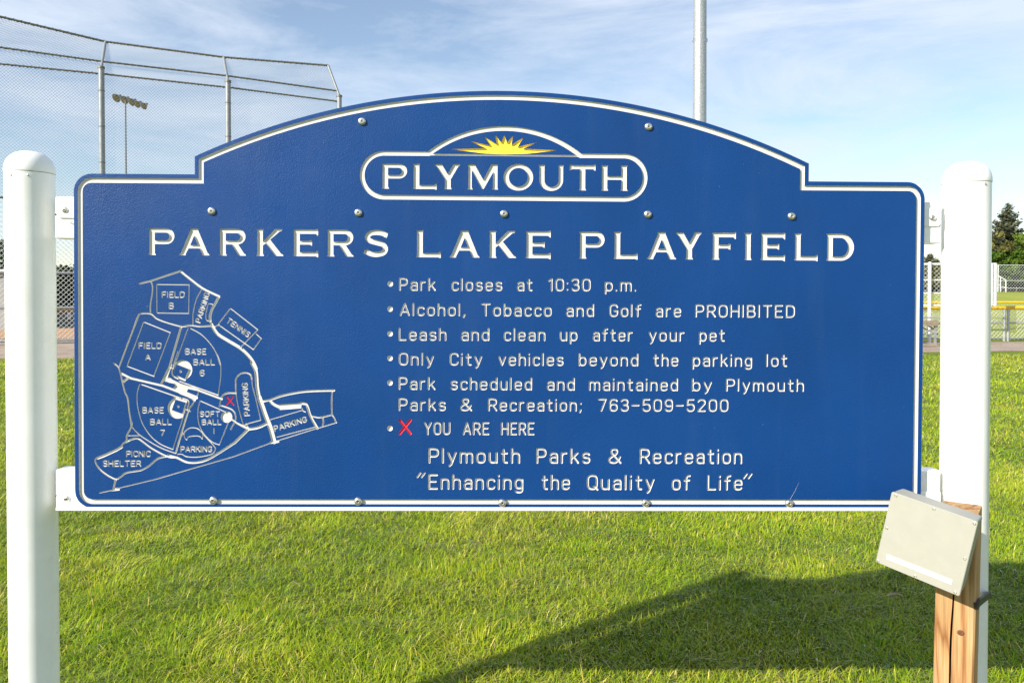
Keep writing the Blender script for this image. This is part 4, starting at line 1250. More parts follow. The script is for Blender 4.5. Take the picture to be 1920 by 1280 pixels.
WD = 2.02                                             # distance of the post's front edge corner
TH = R(-37)
wr = np.array([math.cos(TH), math.sin(TH), 0]); wf = np.array([math.sin(TH), -math.cos(TH), 0])   # right along the face, outward from the face
S4 = 0.092
fl_b, fr_b = at(1750, 1245, WD), None
ztop = at(1838, 949, WD + .02)[2]
zb = at(1750, 1245, WD)[2]
tl_x = at(1757.5, 958, WD)[0]
axis = np.array([(tl_x - fl_b[0]) / (ztop - zb), 0.0, 1.0])     # leans a touch to the right
base = fl_b - axis * zb                                # front left edge at ground level
def wp(s, q, z):
    """on the post: s along the face, q behind the face, z above the ground"""
    return base + axis * z + wr * s * S4 - wf * q * S4
ch = 0.05
sec = [(ch, 0), (.40, 0), (.43, .16), (.455, 0), (1 - ch, 0), (1, ch), (1, 1 - ch), (1 - ch, 1), (ch, 1), (0, 1 - ch), (0, ch)]   # with a long drying crack in the face
levels = np.concatenate([[-.35], np.linspace(0, ztop - .004, 26), [ztop]])
v, f = [], []
ns = len(sec)
for z in levels:
    wob = 0.022 * math.sin(z * 9.0) + 0.012 * math.sin(z * 23 + 1) + 0.012 * (z - .5)
    op = 1.0 if z < ztop - 0.12 else 0.35
    for k, (s, q) in enumerate(sec):
        if k in (1, 2, 3):
            mid = 0.43 + wob
            s = mid + (s - 0.43) * op * (0.55 + 0.45 * math.sin(z * 6 + .6) ** 2)
            q = q * op
        sh = 0.0 if z < ztop else 0.02
        v.append(wp(s + (0.5 - s) * sh, q + (.5 - q) * sh, z + (0.006 * (q - .5) if z == ztop else 0)))
for a in range(len(levels) - 1):
    for k in range(ns):
        f.append([a * ns + k, a * ns + (k + 1) % ns, (a + 1) * ns + (k + 1) % ns, (a + 1) * ns + k])
f.append([(len(levels) - 1) * ns + k for k in range(ns)]); f.append([k for k in range(ns)][::-1])
wpost = mesh_obj("wooden_post", v, f, M_WOOD, loc=wp(.5, .5, 0))
wpost.data.materials.append(M_CRACK)
for p_ in wpost.data.polygons:
    if p_.index < (len(levels) - 1) * ns and p_.index % ns in (1, 2):
        p_.material_index = 1
tag(wpost, "short cracked orange pine post leaning against the white post, carrying a beige box", "wooden post")
zk = at(1803, 1174, WD)[2]
m = MB()
kc = wp(.66, 0, zk)
t = np.linspace(0, 2 * np.pi, 19)[:-1]
ring0 = [kc + wr * math.cos(a) * .0085 + axis * math.sin(a) * .0075 + wf * .0003 for a in t]
ring1 = [kc + wr * math.cos(a) * .0066 + axis * math.sin(a) * .0056 + wf * .0016 for a in t]
m.add(np.array(ring0 + ring1), [[i_, (i_ + 1) % 18, (i_ + 1) % 18 + 18, i_ + 18] for i_ in range(18)] + [list(range(18, 36))])
m.build("knot", M_KNOT, wpost)

# beige junction box screwed to the post, tilted
M_BOX = material("beige_enclosure", (0.34, 0.335, 0.29), 0.5, noise=(24, 0.05), bump=(300, .08, .0004))
bn = np.array([-0.675, -0.735, -0.01]); bn /= np.linalg.norm(bn)
P0 = at(1740, 1018, 1.945)
def onbox(px, py, off=0.0):
    r = ray(px, py)
    c = P0 + bn * off
    return CAM + r * (np.dot(c - CAM, bn) / np.dot(r, bn))
cTL, cTR, cBR, cBL = [onbox(*q) for q in ((1673.5, 921.0), (1837.0, 979.5), (1796.0, 1116.5), (1640.0, 1053.0))]
bc = (cTL + cTR + cBR + cBL) / 4
bu = (cTR - cTL + cBR - cBL); LW = np.linalg.norm(bu) / 2; bu /= np.linalg.norm(bu)
bv = np.cross(bn, bu)
LH = np.linalg.norm(cTL - cBL + cTR - cBR) / 2
box = empty("junction_box", bc - bn * 0.03)
tag(box, "beige electrical junction box screwed crooked onto the wooden post", "junction box")
def rrect(c, hw, hh, r, n=5):
    p = []
    for sx, sy, a in ((1, 1, 0), (-1, 1, 90), (-1, -1, 180), (1, -1, 270)):
        for q in np.radians(np.linspace(a, a + 90, n)):
            p.append(c + bu * (sx * (hw - r) + r * math.cos(q)) + bv * (sy * (hh - r) + r * math.sin(q)))
    return np.array(p)
def slab(name, prof, mat, parent):
    """prof: list of (offset along the normal, half width, half height, corner radius)"""
    rings = [rrect(bc + bn * o, w_, h_, r_) for o, w_, h_, r_ in prof]
    n = len(rings[0])
    f = []
    for k in range(len(rings) - 1):
        f += [[k * n + i, k * n + (i + 1) % n, (k + 1) * n + (i + 1) % n, (k + 1) * n + i] for i in range(n)]
    f += [list(range(n))[::-1], [(len(rings) - 1) * n + i for i in range(n)]]
    return mesh_obj(name, np.vstack(rings), f, mat, parent)
hw, hh = LW / 2, LH / 2
slab("enclosure_body", [(-0.072, hw - .004, hh - .004, .006), (-0.040, hw - .002, hh - .002, .006), (-0.0085, hw - .001, hh - .001, .005)], M_BOX, box)
lid = slab("lid", [(-0.0075, hw - .0005, hh - .0005, .005), (-0.0015, hw, hh, .005), (0.0, hw - .0015, hh - .0015, .005)], M_BOX, box)
for px_, py_ in ((1680, 928.5), (1751, 953.5), (1827, 981), (1662.5, 989.5), (1809, 1046.5), (1646.5, 1050.5), (1716, 1079.5), (1790.5, 1110)):
    c = onbox(px_, py_)
    m = MB()
    m.lathe(c, bn, [(.0038, -.0005), (.0036, .0010), (.0022, .0020), (.0016, .0013), (0, .0012)], 12)
    m.build("screw", M_STEEL, lid, loc=c, smooth=True)
# white label tape with faint printing
q = [onbox(*p, 0.0004) for p in ((1663.4, 1038.5), (1785.5, 1086.5), (1783.5, 1094.8), (1661.6, 1046.4))]
lab = mesh_obj("label_tape", q + [p - bn * .0006 for p in q], [[0, 3, 2, 1], [0, 1, 5, 4], [1, 2, 6, 5], [2, 3, 7, 6], [3, 0, 4, 7]], material("white_tape", (0.85, 0.85, 0.83), 0.5), lid)
M_INK = material("faded_ink", (0.30, 0.29, 0.33), 0.8)
m = MB()
txt = "City of Plymouth Field Controller #10075"
e1 = (q[1] - q[0]) / np.linalg.norm(q[1] - q[0]); e2 = np.cross(bn, e1)
x, capi = 0.004, 0.0055
total = sum(GLYPH.get(c, (.5,))[0] + .28 for c in txt)
sx = (np.linalg.norm(q[1] - q[0]) - .008) / total
org = q[3] + e2 * 0.0028
for c_ in txt:
    if c_ in GLYPH:
        for st in GLYPH[c_][1]:
            for a, b in zip(st[:-1], st[1:]):
                pa, pb = [org + e1 * (x + k[0] * sx) + e2 * k[1] * capi + bn * .0003 for k in (a, b)]
                d = pb - pa
                L_ = np.linalg.norm(d)
                if L_ < 1e-6: continue
                d /= L_
                nn = np.cross(bn, d)
                m.add([pa - nn * .0003, pb - nn * .0003, pb + nn * .0003, pa + nn * .0003], [[0, 1, 2, 3]])
    x += (GLYPH.get(c_, (.5,))[0] + .28) * sx
m.build("label_print", M_INK, lid)

# black strap tying the wooden post to the white one
M_STRAP = material("black_rubber", (0.02, 0.02, 0.02), 0.55)
cR = np.array([xR, 0.060])
z_a, z_b = at(1832, 1131, WD - .05)[2], at(1855, 1108, 2.285)[2]
pts = []
for a in np.radians(np.linspace(-48, 150, 34)):
    k = (math.degrees(a) + 48) / 20
    pts.append(np.array([cR[0] + math.cos(a) * (RP + .004), cR[1] + math.sin(a) * (RP + .004), z_b + .010 - .010 * min(k, 1.0)]))
chain = [wp(.98, -.05, z_a - .004), wp(1.04, .0, z_a - .003), wp(1.05, .25, z_a - .001)] + pts
chain = np.array(chain)
v, f = [], []
for i_, p_ in enumerate(chain):
    d = chain[min(i_ + 1, len(chain) - 1)] - chain[max(i_ - 1, 0)]
    d /= np.linalg.norm(d)
    nrm = np.cross(d, [0, 0, 1.0]); nrm /= np.linalg.norm(nrm)
    upv = np.cross(nrm, d)
    for sgn_n, sgn_u in ((-1, -1), (1, -1), (1, 1), (-1, 1)):
        v.append(p_ + nrm * .0032 * sgn_n + upv * .0085 * sgn_u)
for i_ in range(len(chain) - 1):
    f += [[i_ * 4 + k, i_ * 4 + (k + 1) % 4, i_ * 4 + 4 + (k + 1) % 4, i_ * 4 + 4 + k] for k in range(4)]
f += [[3, 2, 1, 0], [len(v) - 4, len(v) - 3, len(v) - 2, len(v) - 1]]
strap = mesh_obj("rubber_strap", v, f, M_STRAP, loc=chain[2])
tag(strap, "black rubber strap tying the wooden post to the white sign post", "strap")

# ------------------------------------------------------------------ chain link
def wires(m_v, m_f, a, b, r):
    """many straight wires as thin three-sided prisms; a, b are (n,3)"""
    a, b = np.asarray(a, float), np.asarray(b, float)
    d = b - a
    L = np.linalg.norm(d, axis=1)
    k = L > 0.01
    a, b, d = a[k], b[k], d[k] / L[k, None]
    h = np.where(np.abs(d[:, 2:3]) < 0.9, [[0, 0, 1.0]], [[1.0, 0, 0]])
    u = np.cross(d, h); u /= np.linalg.norm(u, axis=1)[:, None]
    w = np.cross(d, u)
    n0 = sum(len(q) for q in m_v)
    rings = []
    for t in (0, 2.0944, 4.1888):
        rings.append(a + (u * math.cos(t) + w * math.sin(t)) * r)
    for t in (0, 2.0944, 4.1888):
        rings.append(b + (u * math.cos(t) + w * math.sin(t)) * r)
    v = np.stack(rings, 1).reshape(-1, 3)
    n = len(a)
    base = (np.arange(n) * 6)[:, None] + n0
    f = np.concatenate([base + [[i, (i + 1) % 3, (i + 1) % 3 + 3, i + 3]] for i in range(3)])
    m_v.append(v); m_f.append(f)

def chainlink(m_v, m_f, p00, p10, p11, p01, pitch, r):
    """diamond mesh on the quad p00-p10-p11-p01 (metres); pitch is the diamond's diagonal"""
    p00, p10, p11, p01 = map(lambda q: np.asarray(q, float), (p00, p10, p11, p01))
    W = (np.linalg.norm(p10 - p00) + np.linalg.norm(p11 - p01)) / 2
    Hh = (np.linalg.norm(p01 - p00) + np.linalg.norm(p11 - p10)) / 2
    def P(s, t):
        s, t = s[:, None] / W, t[:, None] / Hh
        return (p00 * (1 - s) + p10 * s) * (1 - t) + (p01 * (1 - s) + p11 * s) * t
    for sg in (1, -1):
        c = np.arange(-Hh, W + Hh, pitch) + pitch / 2
        # wire s = c + sg*t clipped to [0,W]x[0,Hh]
        t0 = np.clip(np.where(sg > 0, -c, c - W), 0, Hh)
        t1 = np.clip(np.where(sg > 0, W - c, c), 0, Hh)
        k = t1 > t0
        c, t0, t1 = c[k], t0[k], t1[k]
        # in pieces, so that a warped panel keeps its wires on the surface
        mid = (t0 + t1) / 2
        wires(m_v, m_f, P(c + sg * t0, t0), P(c + sg * mid, mid), r)
        wires(m_v, m_f, P(c + sg * mid, mid), P(c + sg * t1, t1), r)

def mesh_part(name, panels, mat, parent, pitch, r):
    mv, mf = [], []
    for q in panels:
        chainlink(mv, mf, *q, pitch, r)
    return mesh_obj(name, np.vstack(mv), np.vstack(mf).tolist(), mat, parent)

# ------------------------------------------------------------------ backstop
M_WIREL = material("bright_galvanised_wire", (0.56, 0.58, 0.58), 0.5, 0.3)
D_, XP = [22.0, 23.4, 25.0, 26.6, 28.6], [-260, -69, 193.5, 429.7, 637.5]
PZ = [8.75, 8.80, 8.84, 8.83, 8.84]
pb_ = [np.array([gx(x, d), gy(d), 0.0]) for x, d in zip(XP, D_)]
arm_px = [(-200, 8, 22.8), (-2, 31, 24.2), (197.7, 78.4, 26.0), (419.4, 107.5, 27.5), (615.3, 123.0, 28.75)]
arm_t = [at(*q) for q in arm_px]
back = empty("backstop_fence", pb_[2])
tag(back, "tall curved chain link ballfield backstop with a leaning top strip", "backstop")
RPO = 0.095
for b_, z_, t_ in zip(pb_, PZ, arm_t):
    m = MB()
    m.tube(b_ - [0, 0, .2], b_ + [0, 0, z_], RPO, RPO * .94, 16)
    p = m.build("post", M_GALVD, back, loc=b_, smooth=True)
    m = MB()
    m.tube(b_ + [0, 0, z_ - .02], b_ + [0, 0, z_ + .05], RPO * 1.12, RPO * 1.12, 16)
    for zz_ in np.arange(1.2, z_, 1.15):                       # tie bands
        m.tube(b_ + [0, 0, zz_], b_ + [0, 0, zz_ + .03], RPO * 1.05, RPO * 1.05, 16)
    m.build("band", M_RAIL, p, smooth=True)
    m = MB()
    m.tube(b_ + [0, 0, z_ + .03], t_, 0.045, 0.045, 10)
    m.build("arm", M_GALVD, back, smooth=True)
def rail(pts, r, mat, name="rail"):
    m = MB()
    m.path(pts, r, 8)
    return m.build(name, mat, back, smooth=True)
low = [at(0, 550, 1)] 
front_off = np.array([0.0, 0.0, 0.0])
yl = [None, None, 137.5, 167.0, 189.8]
lowr = [b_ + [0, 0, z_ - .18] for b_, z_ in zip(pb_, PZ)]
midr = [b_ + [0, 0, z_ + .03] + (t_ - b_ - [0, 0, z_ + .03]) * k_ for b_, z_, t_, k_ in zip(pb_, PZ, arm_t, (.26, .26, .22, .22, .16))]
def wound(pts, r, name="rail"):
    """rail wound with the mesh's selvage wire"""
    o = rail(pts, r, M_RAIL, name)
    a_, b_w = [], []
    for p, q in zip(pts[:-1], pts[1:]):
        d = q - p; L_ = np.linalg.norm(d); d = d / L_
        u = np.cross(d, [0, 0, 1.0]); u /= np.linalg.norm(u); w = np.cross(d, u)
        k = int(L_ / .20) * 6
        t = np.arange(k + 1) / 6 * 2 * np.pi
        c = p + np.outer(np.linspace(0, L_, k + 1), d) + np.outer(np.cos(t), u) * (r + .008) + np.outer(np.sin(t), w) * (r + .008)
        a_.append(c[:-1]); b_w.append(c[1:])
    mv, mf = [], []
    wires(mv, mf, np.vstack(a_), np.vstack(b_w), 0.011)
    mesh_obj("tie_wire", np.vstack(mv), np.vstack(mf).tolist(), M_GALV, o)
    return o
wound(lowr, 0.028)
wound(midr, 0.030)
wound(arm_t, 0.036)
for h_, r_ in ((4.55, .035), (2.25, .032), (1.15, .035), (0.12, .035)):
    rail([b_ + [0, 0, h_] for b_ in pb_], r_, M_GALV if h_ < 4 else M_RAIL)
up_p, lo_p, ov_p = [], [], []
for i_ in range(4):
    a, b = pb_[i_], pb_[i_ + 1]
    lo_p.append((a + [0, 0, .06], b + [0, 0, .06], b + [0, 0, 4.55], a + [0, 0, 4.55]))
    up_p.append((a + [0, 0, 4.55], b + [0, 0, 4.55], lowr[i_ + 1], lowr[i_]))
    ov_p.append((lowr[i_], lowr[i_ + 1], arm_t[i_ + 1], arm_t[i_]))
mesh_part("lower_mesh", lo_p, M_WIREL, back, 0.150, 0.0075)
mesh_part("upper_mesh", up_p, M_WIRE, back, 0.100, 0.0044)
mesh_part("overhang_mesh", ov_p, M_WIRE, back, 0.100, 0.0040)

# ------------------------------------------------------------------ floodlight mast far behind the backstop
M_LAMPG = material("floodlight_glass", (0.13, 0.105, 0.06), 0.25, noise=(3, .3))
M_LAMPB = material("floodlight_housing", (0.24, 0.23, 0.20), 0.45, 0.4)
DF = 62.0
fb = np.array([gx(238, DF), gy(DF), 0])
fl = empty("floodlight_mast", fb)
tag(fl, "distant floodlight mast carrying five round lamps seen through the backstop mesh", "floodlight")
zt = zz(193, DF)
m = MB(); m.tube(fb, fb + [0, 0, zt], 0.085, 0.06, 10); m.build("pole", M_RAIL, fl, smooth=True)
LP_ = [(219, 183.5, 60.5, 1.0), (234, 187, 62.3, 1.0), (247.5, 191, 64.2, .98), (258, 195, 66.5, .95), (270, 198.5, 69, .95)]
ends = [at(x, y - 4, d) for x, y, d, _ in LP_]
m = MB(); m.path([ends[0] + (ends[0] - ends[1]) * .3] + ends + [ends[-1] + (ends[-1] - ends[-2]) * .2], 0.05, 6)
m.tube(fb + [0, 0, zt - .1], ends[1] * .93 + ends[2] * .07, 0.06, 0.05, 8)
m.build("crossarm", M_RAIL, fl)
for (x, y, d, k) in LP_:
    c = at(x, y, d)
    ax = np.array([-0.35, -0.75, -0.62]); ax /= np.linalg.norm(ax)
    r_ = 0.36 * k
    m = MB()
    m.lathe(c - ax * .12, ax, [(.07, -.34), (.10, -.30), (.12, -.14), (r_ * .62, -.02), (r_ * .92, .12), (r_, .20), (r_ * .97, .20)], 18)
    o = m.build("lamp_housing", M_LAMPB, fl, smooth=True)
    m = MB()
    m.lathe(c - ax * .12, ax, [(r_ * .95, .196), (r_ * .95, .203), (r_ * .5, .225), (0, .232)], 18)
    m.build("lens", M_LAMPG, o, smooth=True)

# ------------------------------------------------------------------ galvanised pole behind the sign
DPO = 21.5
pc = np.array([gx(1310.5, DPO), gy(DPO), 0])
rp_ = 12.6 / F_PX * DPO
pole = MB()
pole.lathe(pc, (0, 0, 1), [(rp_ * 1.10, -.3), (rp_ * 1.10, .0), (rp_ * 1.04, 3.5), (rp_ * .72, 25.0), (0, 25.02)], 32)
pole = pole.build("steel_pole", M_GALV, loc=pc, smooth=True)
tag(pole, "thick galvanised steel pole rising out of the picture behind the sign's arch", "pole")
zl = zz(76, DPO)
for sx in (-1, 1):
    m = MB()
    c = pc + [sx * rp_ * .93, 0, zl]
    ringp = [c + np.array([sx * .030 * math.sin(t), 0, .055 * math.cos(t)]) for t in np.linspace(0, math.pi, 9)]
    m.path(ringp, 0.009, 6)
    m.build("step_loop", M_RAIL, pole)

# ------------------------------------------------------------------ right: dugout fence, bleacher, low fences
M_YCAP = material("yellow_fence_cap", (0.75, 0.46, 0.02), 0.45, noise=(4, .15))
M_WPIPE = material("white_pipe", (0.72, 0.73, 0.72), 0.4, 0.2, noise=(12, .2))
M_ALU = material("bleacher_aluminium", (0.42, 0.43, 0.42), 0.45, 0.5, noise=(7, .3))
M_TIMB = material("grey_timber", (0.30, 0.24, 0.17), 0.8, noise=(9, .4))

def fence(name, label, A, B, z0, z1, posts, rails, pitch, wire_r, post_r, mat_post, cap=None, cap_r=0.05, group=None, cat="fence", smat=None):
    """straight chain link fence from ground point A to B"""
    A, B = np.asarray(A, float), np.asarray(B, float)
    e = empty(name, (A + B) / 2)
    tag(e, label, cat, group)
    U = lambda p, h: np.array([p[0], p[1], p[2] + h])
    for t in posts:
        p = A * (1 - t) + B * t
        m = MB(); m.tube(U(p, min(z0, 0) - .1 if z0 < .3 else z0), U(p, z1 + .03), post_r, post_r, 10)
        m.build("post", mat_post, e, loc=p, smooth=True)
    for h, r in rails:
        m = MB(); m.tube(U(A, h), U(B, h), r, r, 8)
        m.build("rail", mat_post, e, smooth=True)
    if cap is not None:
        m = MB(); m.tube(U(A, z1), U(B, z1), cap_r, cap_r, 12)
        m.build("cap_tube", cap, e, smooth=True)
    mesh_part("chain_mesh", [(U(A, z0), U(B, z0), U(B, z1), U(A, z1))], smat or M_WIREL, e, pitch, wire_r)
    return e
G3 = lambda px, d: np.array([gx(px, d), gy(d), 0.0])
zn = zz(577, 25.8)
fence("low_fence", "near low chain link fence with a thick yellow top tube and steel posts", G3(1560, 25.6), G3(2150, 26.2), .05, zn,
      [.02, .27, .543, .555, .80, .98], [(.10, .025), (.60, .02)], .14, .0058, .045, M_GALV, M_YCAP, .065)
fence("outfield_fence", "farther low outfield fence with a thin yellow top tube across the grass", G3(1400, 41), G3(2300, 42), .05, zz(567, 41),
      [0, .2, .4, .6, .8, 1], [(.08, .02)], .16, .0030, .03, M_GALV, M_YCAP, .06)
fence("dugout_fence", "tall white pipe fence panel raised above the yellow topped fence", G3(1690, 25.2), G3(1866, 25.0), zz(573, 25), zz(495, 25),
      [.30, .96, 1.0], [(zz(573, 25), .03), (zz(495, 25), .04), (zz(525, 25), .025), (zz(550, 25), .025)], .14, .0055, .050, M_WPIPE)
sp = G3(1743, 25.05)
m = MB(); m.tube(sp - [0, 0, .1], sp + [0, 0, zz(493, 24.6)], .055, .055, 14)
sp_o = m.build("white_pipe_post", M_WPIPE, loc=sp, smooth=True)
tag(sp_o, "stout white pipe post standing at the bleacher in the gap beside the sign", "post")
m = MB(); m.lathe(sp + [0, 0, zz(493, 24.6)], (0, 0, 1), [(.06, -.02), (.06, .02), (.04, .05), (0, .06)], 14)
m.build("post_cap", M_WPIPE, sp_o, smooth=True)
# stair rails and tall fence on the bank
bz = lambda: 1.72
A, B = G3(1860, 66), G3(2300, 67); A[2] = B[2] = 1.70
fence("bank_fence", "tall far chain link fence on top of the grassy bank before the shrubs", A, B, .05, zz(497, 66) - 1.7,
      [.025, .3, .5, .7, .9], [(.35, .022), (zz(526, 66) - 1.7, .022), (zz(497, 66) - 1.7, .026)], .26, .0075, .04, M_WPIPE)
e = empty("stair_railing", G3(1880, 64)); e.location.z = 1.6; e["_w"][2] = 1.6
tag(e, "small white stair railing on the grassy bank before the tall fence", "railing")
m = MB()
a1, a2 = at(1876, 520, 64), at(1886, 525, 64)
m.tube(a1, at(1876, 547, 64), .045, .045, 8); e1_ = m.build("post", M_WPIPE, e)
m = MB(); m.tube(a2, at(1886, 548, 64), .045, .045, 8); m.build("post", M_WPIPE, e)
m = MB(); m.tube(at(1870, 516, 64.2), a2, .04, .04, 8); m.tube(at(1870, 533, 64.2), at(1886, 540, 64), .03, .03, 8); m.build("handrail", M_WPIPE, e)

# bleacher, mostly hidden behind the sign
bd_ = 23.2
bl = empty("bleacher", G3(1735, bd_))
tag(bl, "low aluminium bleacher with plank seats and cross braces mostly behind the sign", "bleacher")
xa, xb = gx(1560, bd_), gx(1762, bd_)
for k, (yo, h_) in enumerate(((0, zz(597, bd_)), (.7, zz(597, bd_) + .18), (1.3, zz(590, bd_) + .1))):
    m = MB(); m.abox(xa, xb, gy(bd_) + yo, gy(bd_) + yo + .28, h_, h_ + .045)
    m.build("seat_plank", M_ALU, bl)
h_ = zz(600, bd_)
m = MB(); m.abox(xa, xb, gy(bd_) + .05, gy(bd_) + .09, zz(611, bd_), zz(601, bd_)); m.abox(xa, xb, gy(bd_) + 1.36, gy(bd_) + 1.40, zz(642, bd_ + 1.3), zz(600, bd_ + 1.3)); m.build("riser_board", M_TIMB, bl)
for px in (1600, 1680, 1758.5):
    x = gx(px, bd_)
    m = MB(); m.abox(x - .03, x + .03, gy(bd_) + .1, gy(bd_) + .16, 0, h_ - .01); m.abox(x - .03, x + .03, gy(bd_) + 1.3, gy(bd_) + 1.36, 0, h_ + .2)
    m.build("leg", M_ALU, bl)
m = MB()
for pa, pb in (((1600, 612), (1680, 640)), ((1680, 612), (1600, 640)), ((1700, 600), (1758, 628)), ((1758, 612), (1700, 640)), ((1735, 608), (1757, 620))):
    m.tube(at(*pa, bd_ + .2), at(*pb, bd_ + .2), .025, .025, 6)
m.build("brace", M_ALU, bl)
m = MB(); m.abox(xa, xb, gy(bd_) - .1, gy(bd_) + 1.5, .02, .06); m.build("base_rail", M_TIMB, bl)

# ------------------------------------------------------------------ left: block wall, low padded wall
M_BLOCK = material("grey_block", (0.30, 0.30, 0.29), 0.9, noise=(3, .2), bump=(12, .3, .01))
M_DKWALL = material("grey_green_wall", (0.19, 0.20, 0.18), 0.8, noise=(2, .3))
M_OAK = material("ochre_cap", (0.60, 0.33, 0.06), 0.6, noise=(2, .3))
dw = 37.0
w0, w1 = gx(10, dw), gx(330, dw)
wl = empty("outfield_wall", np.array([(w0 + w1) / 2, gy(dw), 0]))
tag(wl, "low grey outfield wall with an ochre cap beyond the infield dirt", "wall")
m = MB(); m.abox(w0, w1, gy(dw), gy(dw) + .12, 0, zz(583, dw)); m.build("wall_board", M_DKWALL, wl)
m = MB(); m.tube((w0, gy(dw) + .06, zz(582.6, dw)), (w1, gy(dw) + .06, zz(582.6, dw)), .09, .08, 10); m.build("cap_tube", M_OAK, wl, smooth=True)
m = MB(); q0, q1 = at(126, 599, dw - .04), at(133, 585, dw - .04)
m.abox(q0[0], q1[0], gy(dw) - .05, gy(dw) - .003, q0[2], q1[2]); m.build("white_notice", M_WPIPE, wl)
dg = empty("dugout", np.array([gx(-60, 34), gy(34), 0]))
tag(dg, "grey concrete block dugout with a flat white roof beyond the backstop", "dugout")
x0, x1 = gx(-190, 34), gx(12, 34)
zr = zz(512, 34)
m = MB(); m.abox(x0, x1, gy(34), gy(34) + 2.4, 0, zr); m.build("wall", M_BLOCK, dg)
m = MB(); m.abox(x0 - .2, x1 + .15, gy(34) - .25, gy(34) + 2.7, zr + .003, zr + .16); m.build("roof", M_WPIPE, dg)

# ------------------------------------------------------------------ trees
def leafmat(name, c1, c2, c3):
    m = bpy.data.materials.new(name)
    m.use_nodes = True
    nt = m.node_tree; nt.nodes.clear()
    N, L = nt.nodes.new, nt.links.new
    out = N("ShaderNodeOutputMaterial")
    a = N("ShaderNodeAttribute"); a.attribute_name = "tint"
    r = N("ShaderNodeValToRGB")
    r.color_ramp.elements[0].color, r.color_ramp.elements[1].color = (*c1, 1), (*c3, 1)
    k = r.color_ramp.elements.new(.5); k.color = (*c2, 1)
    d, t, mx = N("ShaderNodeBsdfDiffuse"), N("ShaderNodeBsdfTranslucent"), N("ShaderNodeMixShader")
    mx.inputs[0].default_value = .25
    L(a.outputs["Fac"], r.inputs["Fac"]); L(r.outputs["Color"], d.inputs["Color"]); L(r.outputs["Color"], t.inputs["Color"])
    L(d.outputs[0], mx.inputs[1]); L(t.outputs[0], mx.inputs[2]); L(mx.outputs[0], out.inputs["Surface"])
    return m
M_BARK = material("bark", (0.11, 0.085, 0.06), 0.9, noise=(12, .4), bump=(14, .6, .03))
M_SPRUCE = leafmat("spruce_needles", (0.075, 0.09, 0.05), (0.15, 0.165, 0.10), (0.28, 0.28, 0.19))
M_LEAFG = leafmat("broad_leaves", (0.035, 0.075, 0.012), (0.085, 0.15, 0.022), (0.17, 0.22, 0.04))
M_LEAFD = leafmat("dark_leaves", (0.020, 0.035, 0.012), (0.040, 0.062, 0.018), (0.09, 0.11, 0.03))
M_LEAFO = leafmat("olive_leaves", (0.07, 0.08, 0.025), (0.16, 0.16, 0.05), (0.30, 0.27, 0.09))

def quads_obj(name, c, u, w, tint, mat, parent):
    v = np.stack([c - u * .5 - w * .5, c + u * .5 - w * .5, c + u * .5 + w * .5, c - u * .5 + w * .5], 1).reshape(-1, 3)
    n = len(c)
    f = (np.arange(n) * 4)[:, None] + np.arange(4)
    o = mesh_obj(name, v, f.tolist(), mat, parent)
    o.data.attributes.new("tint", 'FLOAT', 'POINT').data.foreach_set("value", np.repeat(np.clip(tint, 0, 1), 4).astype(np.float32))
    return o
def rdir(n):
    v = rng.normal(size=(n, 3)); return v / np.linalg.norm(v, axis=1)[:, None]
def leafcloud(c, size, tint, droop=0.0):
    n = len(c)
    u = rdir(n); h = rdir(n); w = np.cross(u, h); w /= np.linalg.norm(w, axis=1)[:, None]
    return u * size[:, None], w * size[:, None] * .6

def broad_tree(name, label, base, h, rad, mat, n_cl=60, per=110, leaf=.22, trunk=.25, group=None, flat=.0):
    base = np.asarray(base, float)
    e = empty(name, base); tag(e, label, "tree", group)
    m = MB()
    th = h * .45
    m.tube(base - [0, 0, .2], base + [0, 0, th * .55], trunk, trunk * .7, 10); m.tube(base + [0, 0, th * .55], base + [.1, 0, h * .78], trunk * .7, trunk * .25, 8)
    tips = []
    for i in range(9):
        a = rng.uniform(0, 6.28); q = base + [0, 0, h * rng.uniform(.2, .55)]
        t = q + np.array([math.cos(a) * rad * .65, math.sin(a) * rad * .65, h * rng.uniform(.12, .3)])
        m.tube(q, t, trunk * .35, trunk * .12, 6); tips.append(t)
    m.build("trunk", M_BARK, e, smooth=True)
    cl = rdir(n_cl) * (rng.uniform(.45, 1.0, n_cl) ** .5)[:, None]
    cc_ = base + [0, 0, h * .56] + cl * [rad, rad, h * .42]
    # a lobed outline: clumps of very different size
    cs = rad * rng.uniform(.16, .36, n_cl)
    C, T, S = [], [], []
    for c, s in zip(cc_, cs):
        k = int(per * (s / (rad * .26)) ** 1.5)
        p = rdir(k) * (rng.uniform(0.2, 1, k) ** .45)[:, None] * s * np.array([1, 1, .75])
        C.append(c + p); T.append(np.clip(rng.normal(.45, .2) + rng.normal(0, .16, k), 0, 1)); S.append(rng.uniform(.6, 1.4, k) * leaf)
    C, T, S = np.vstack(C), np.concatenate(T), np.concatenate(S)
    C[:, 2] = np.maximum(C[:, 2], base[2] + .15 + flat)
    u, w = leafcloud(C, S, T)
    quads_obj("crown", C, u, w, T, mat, e)
    return e

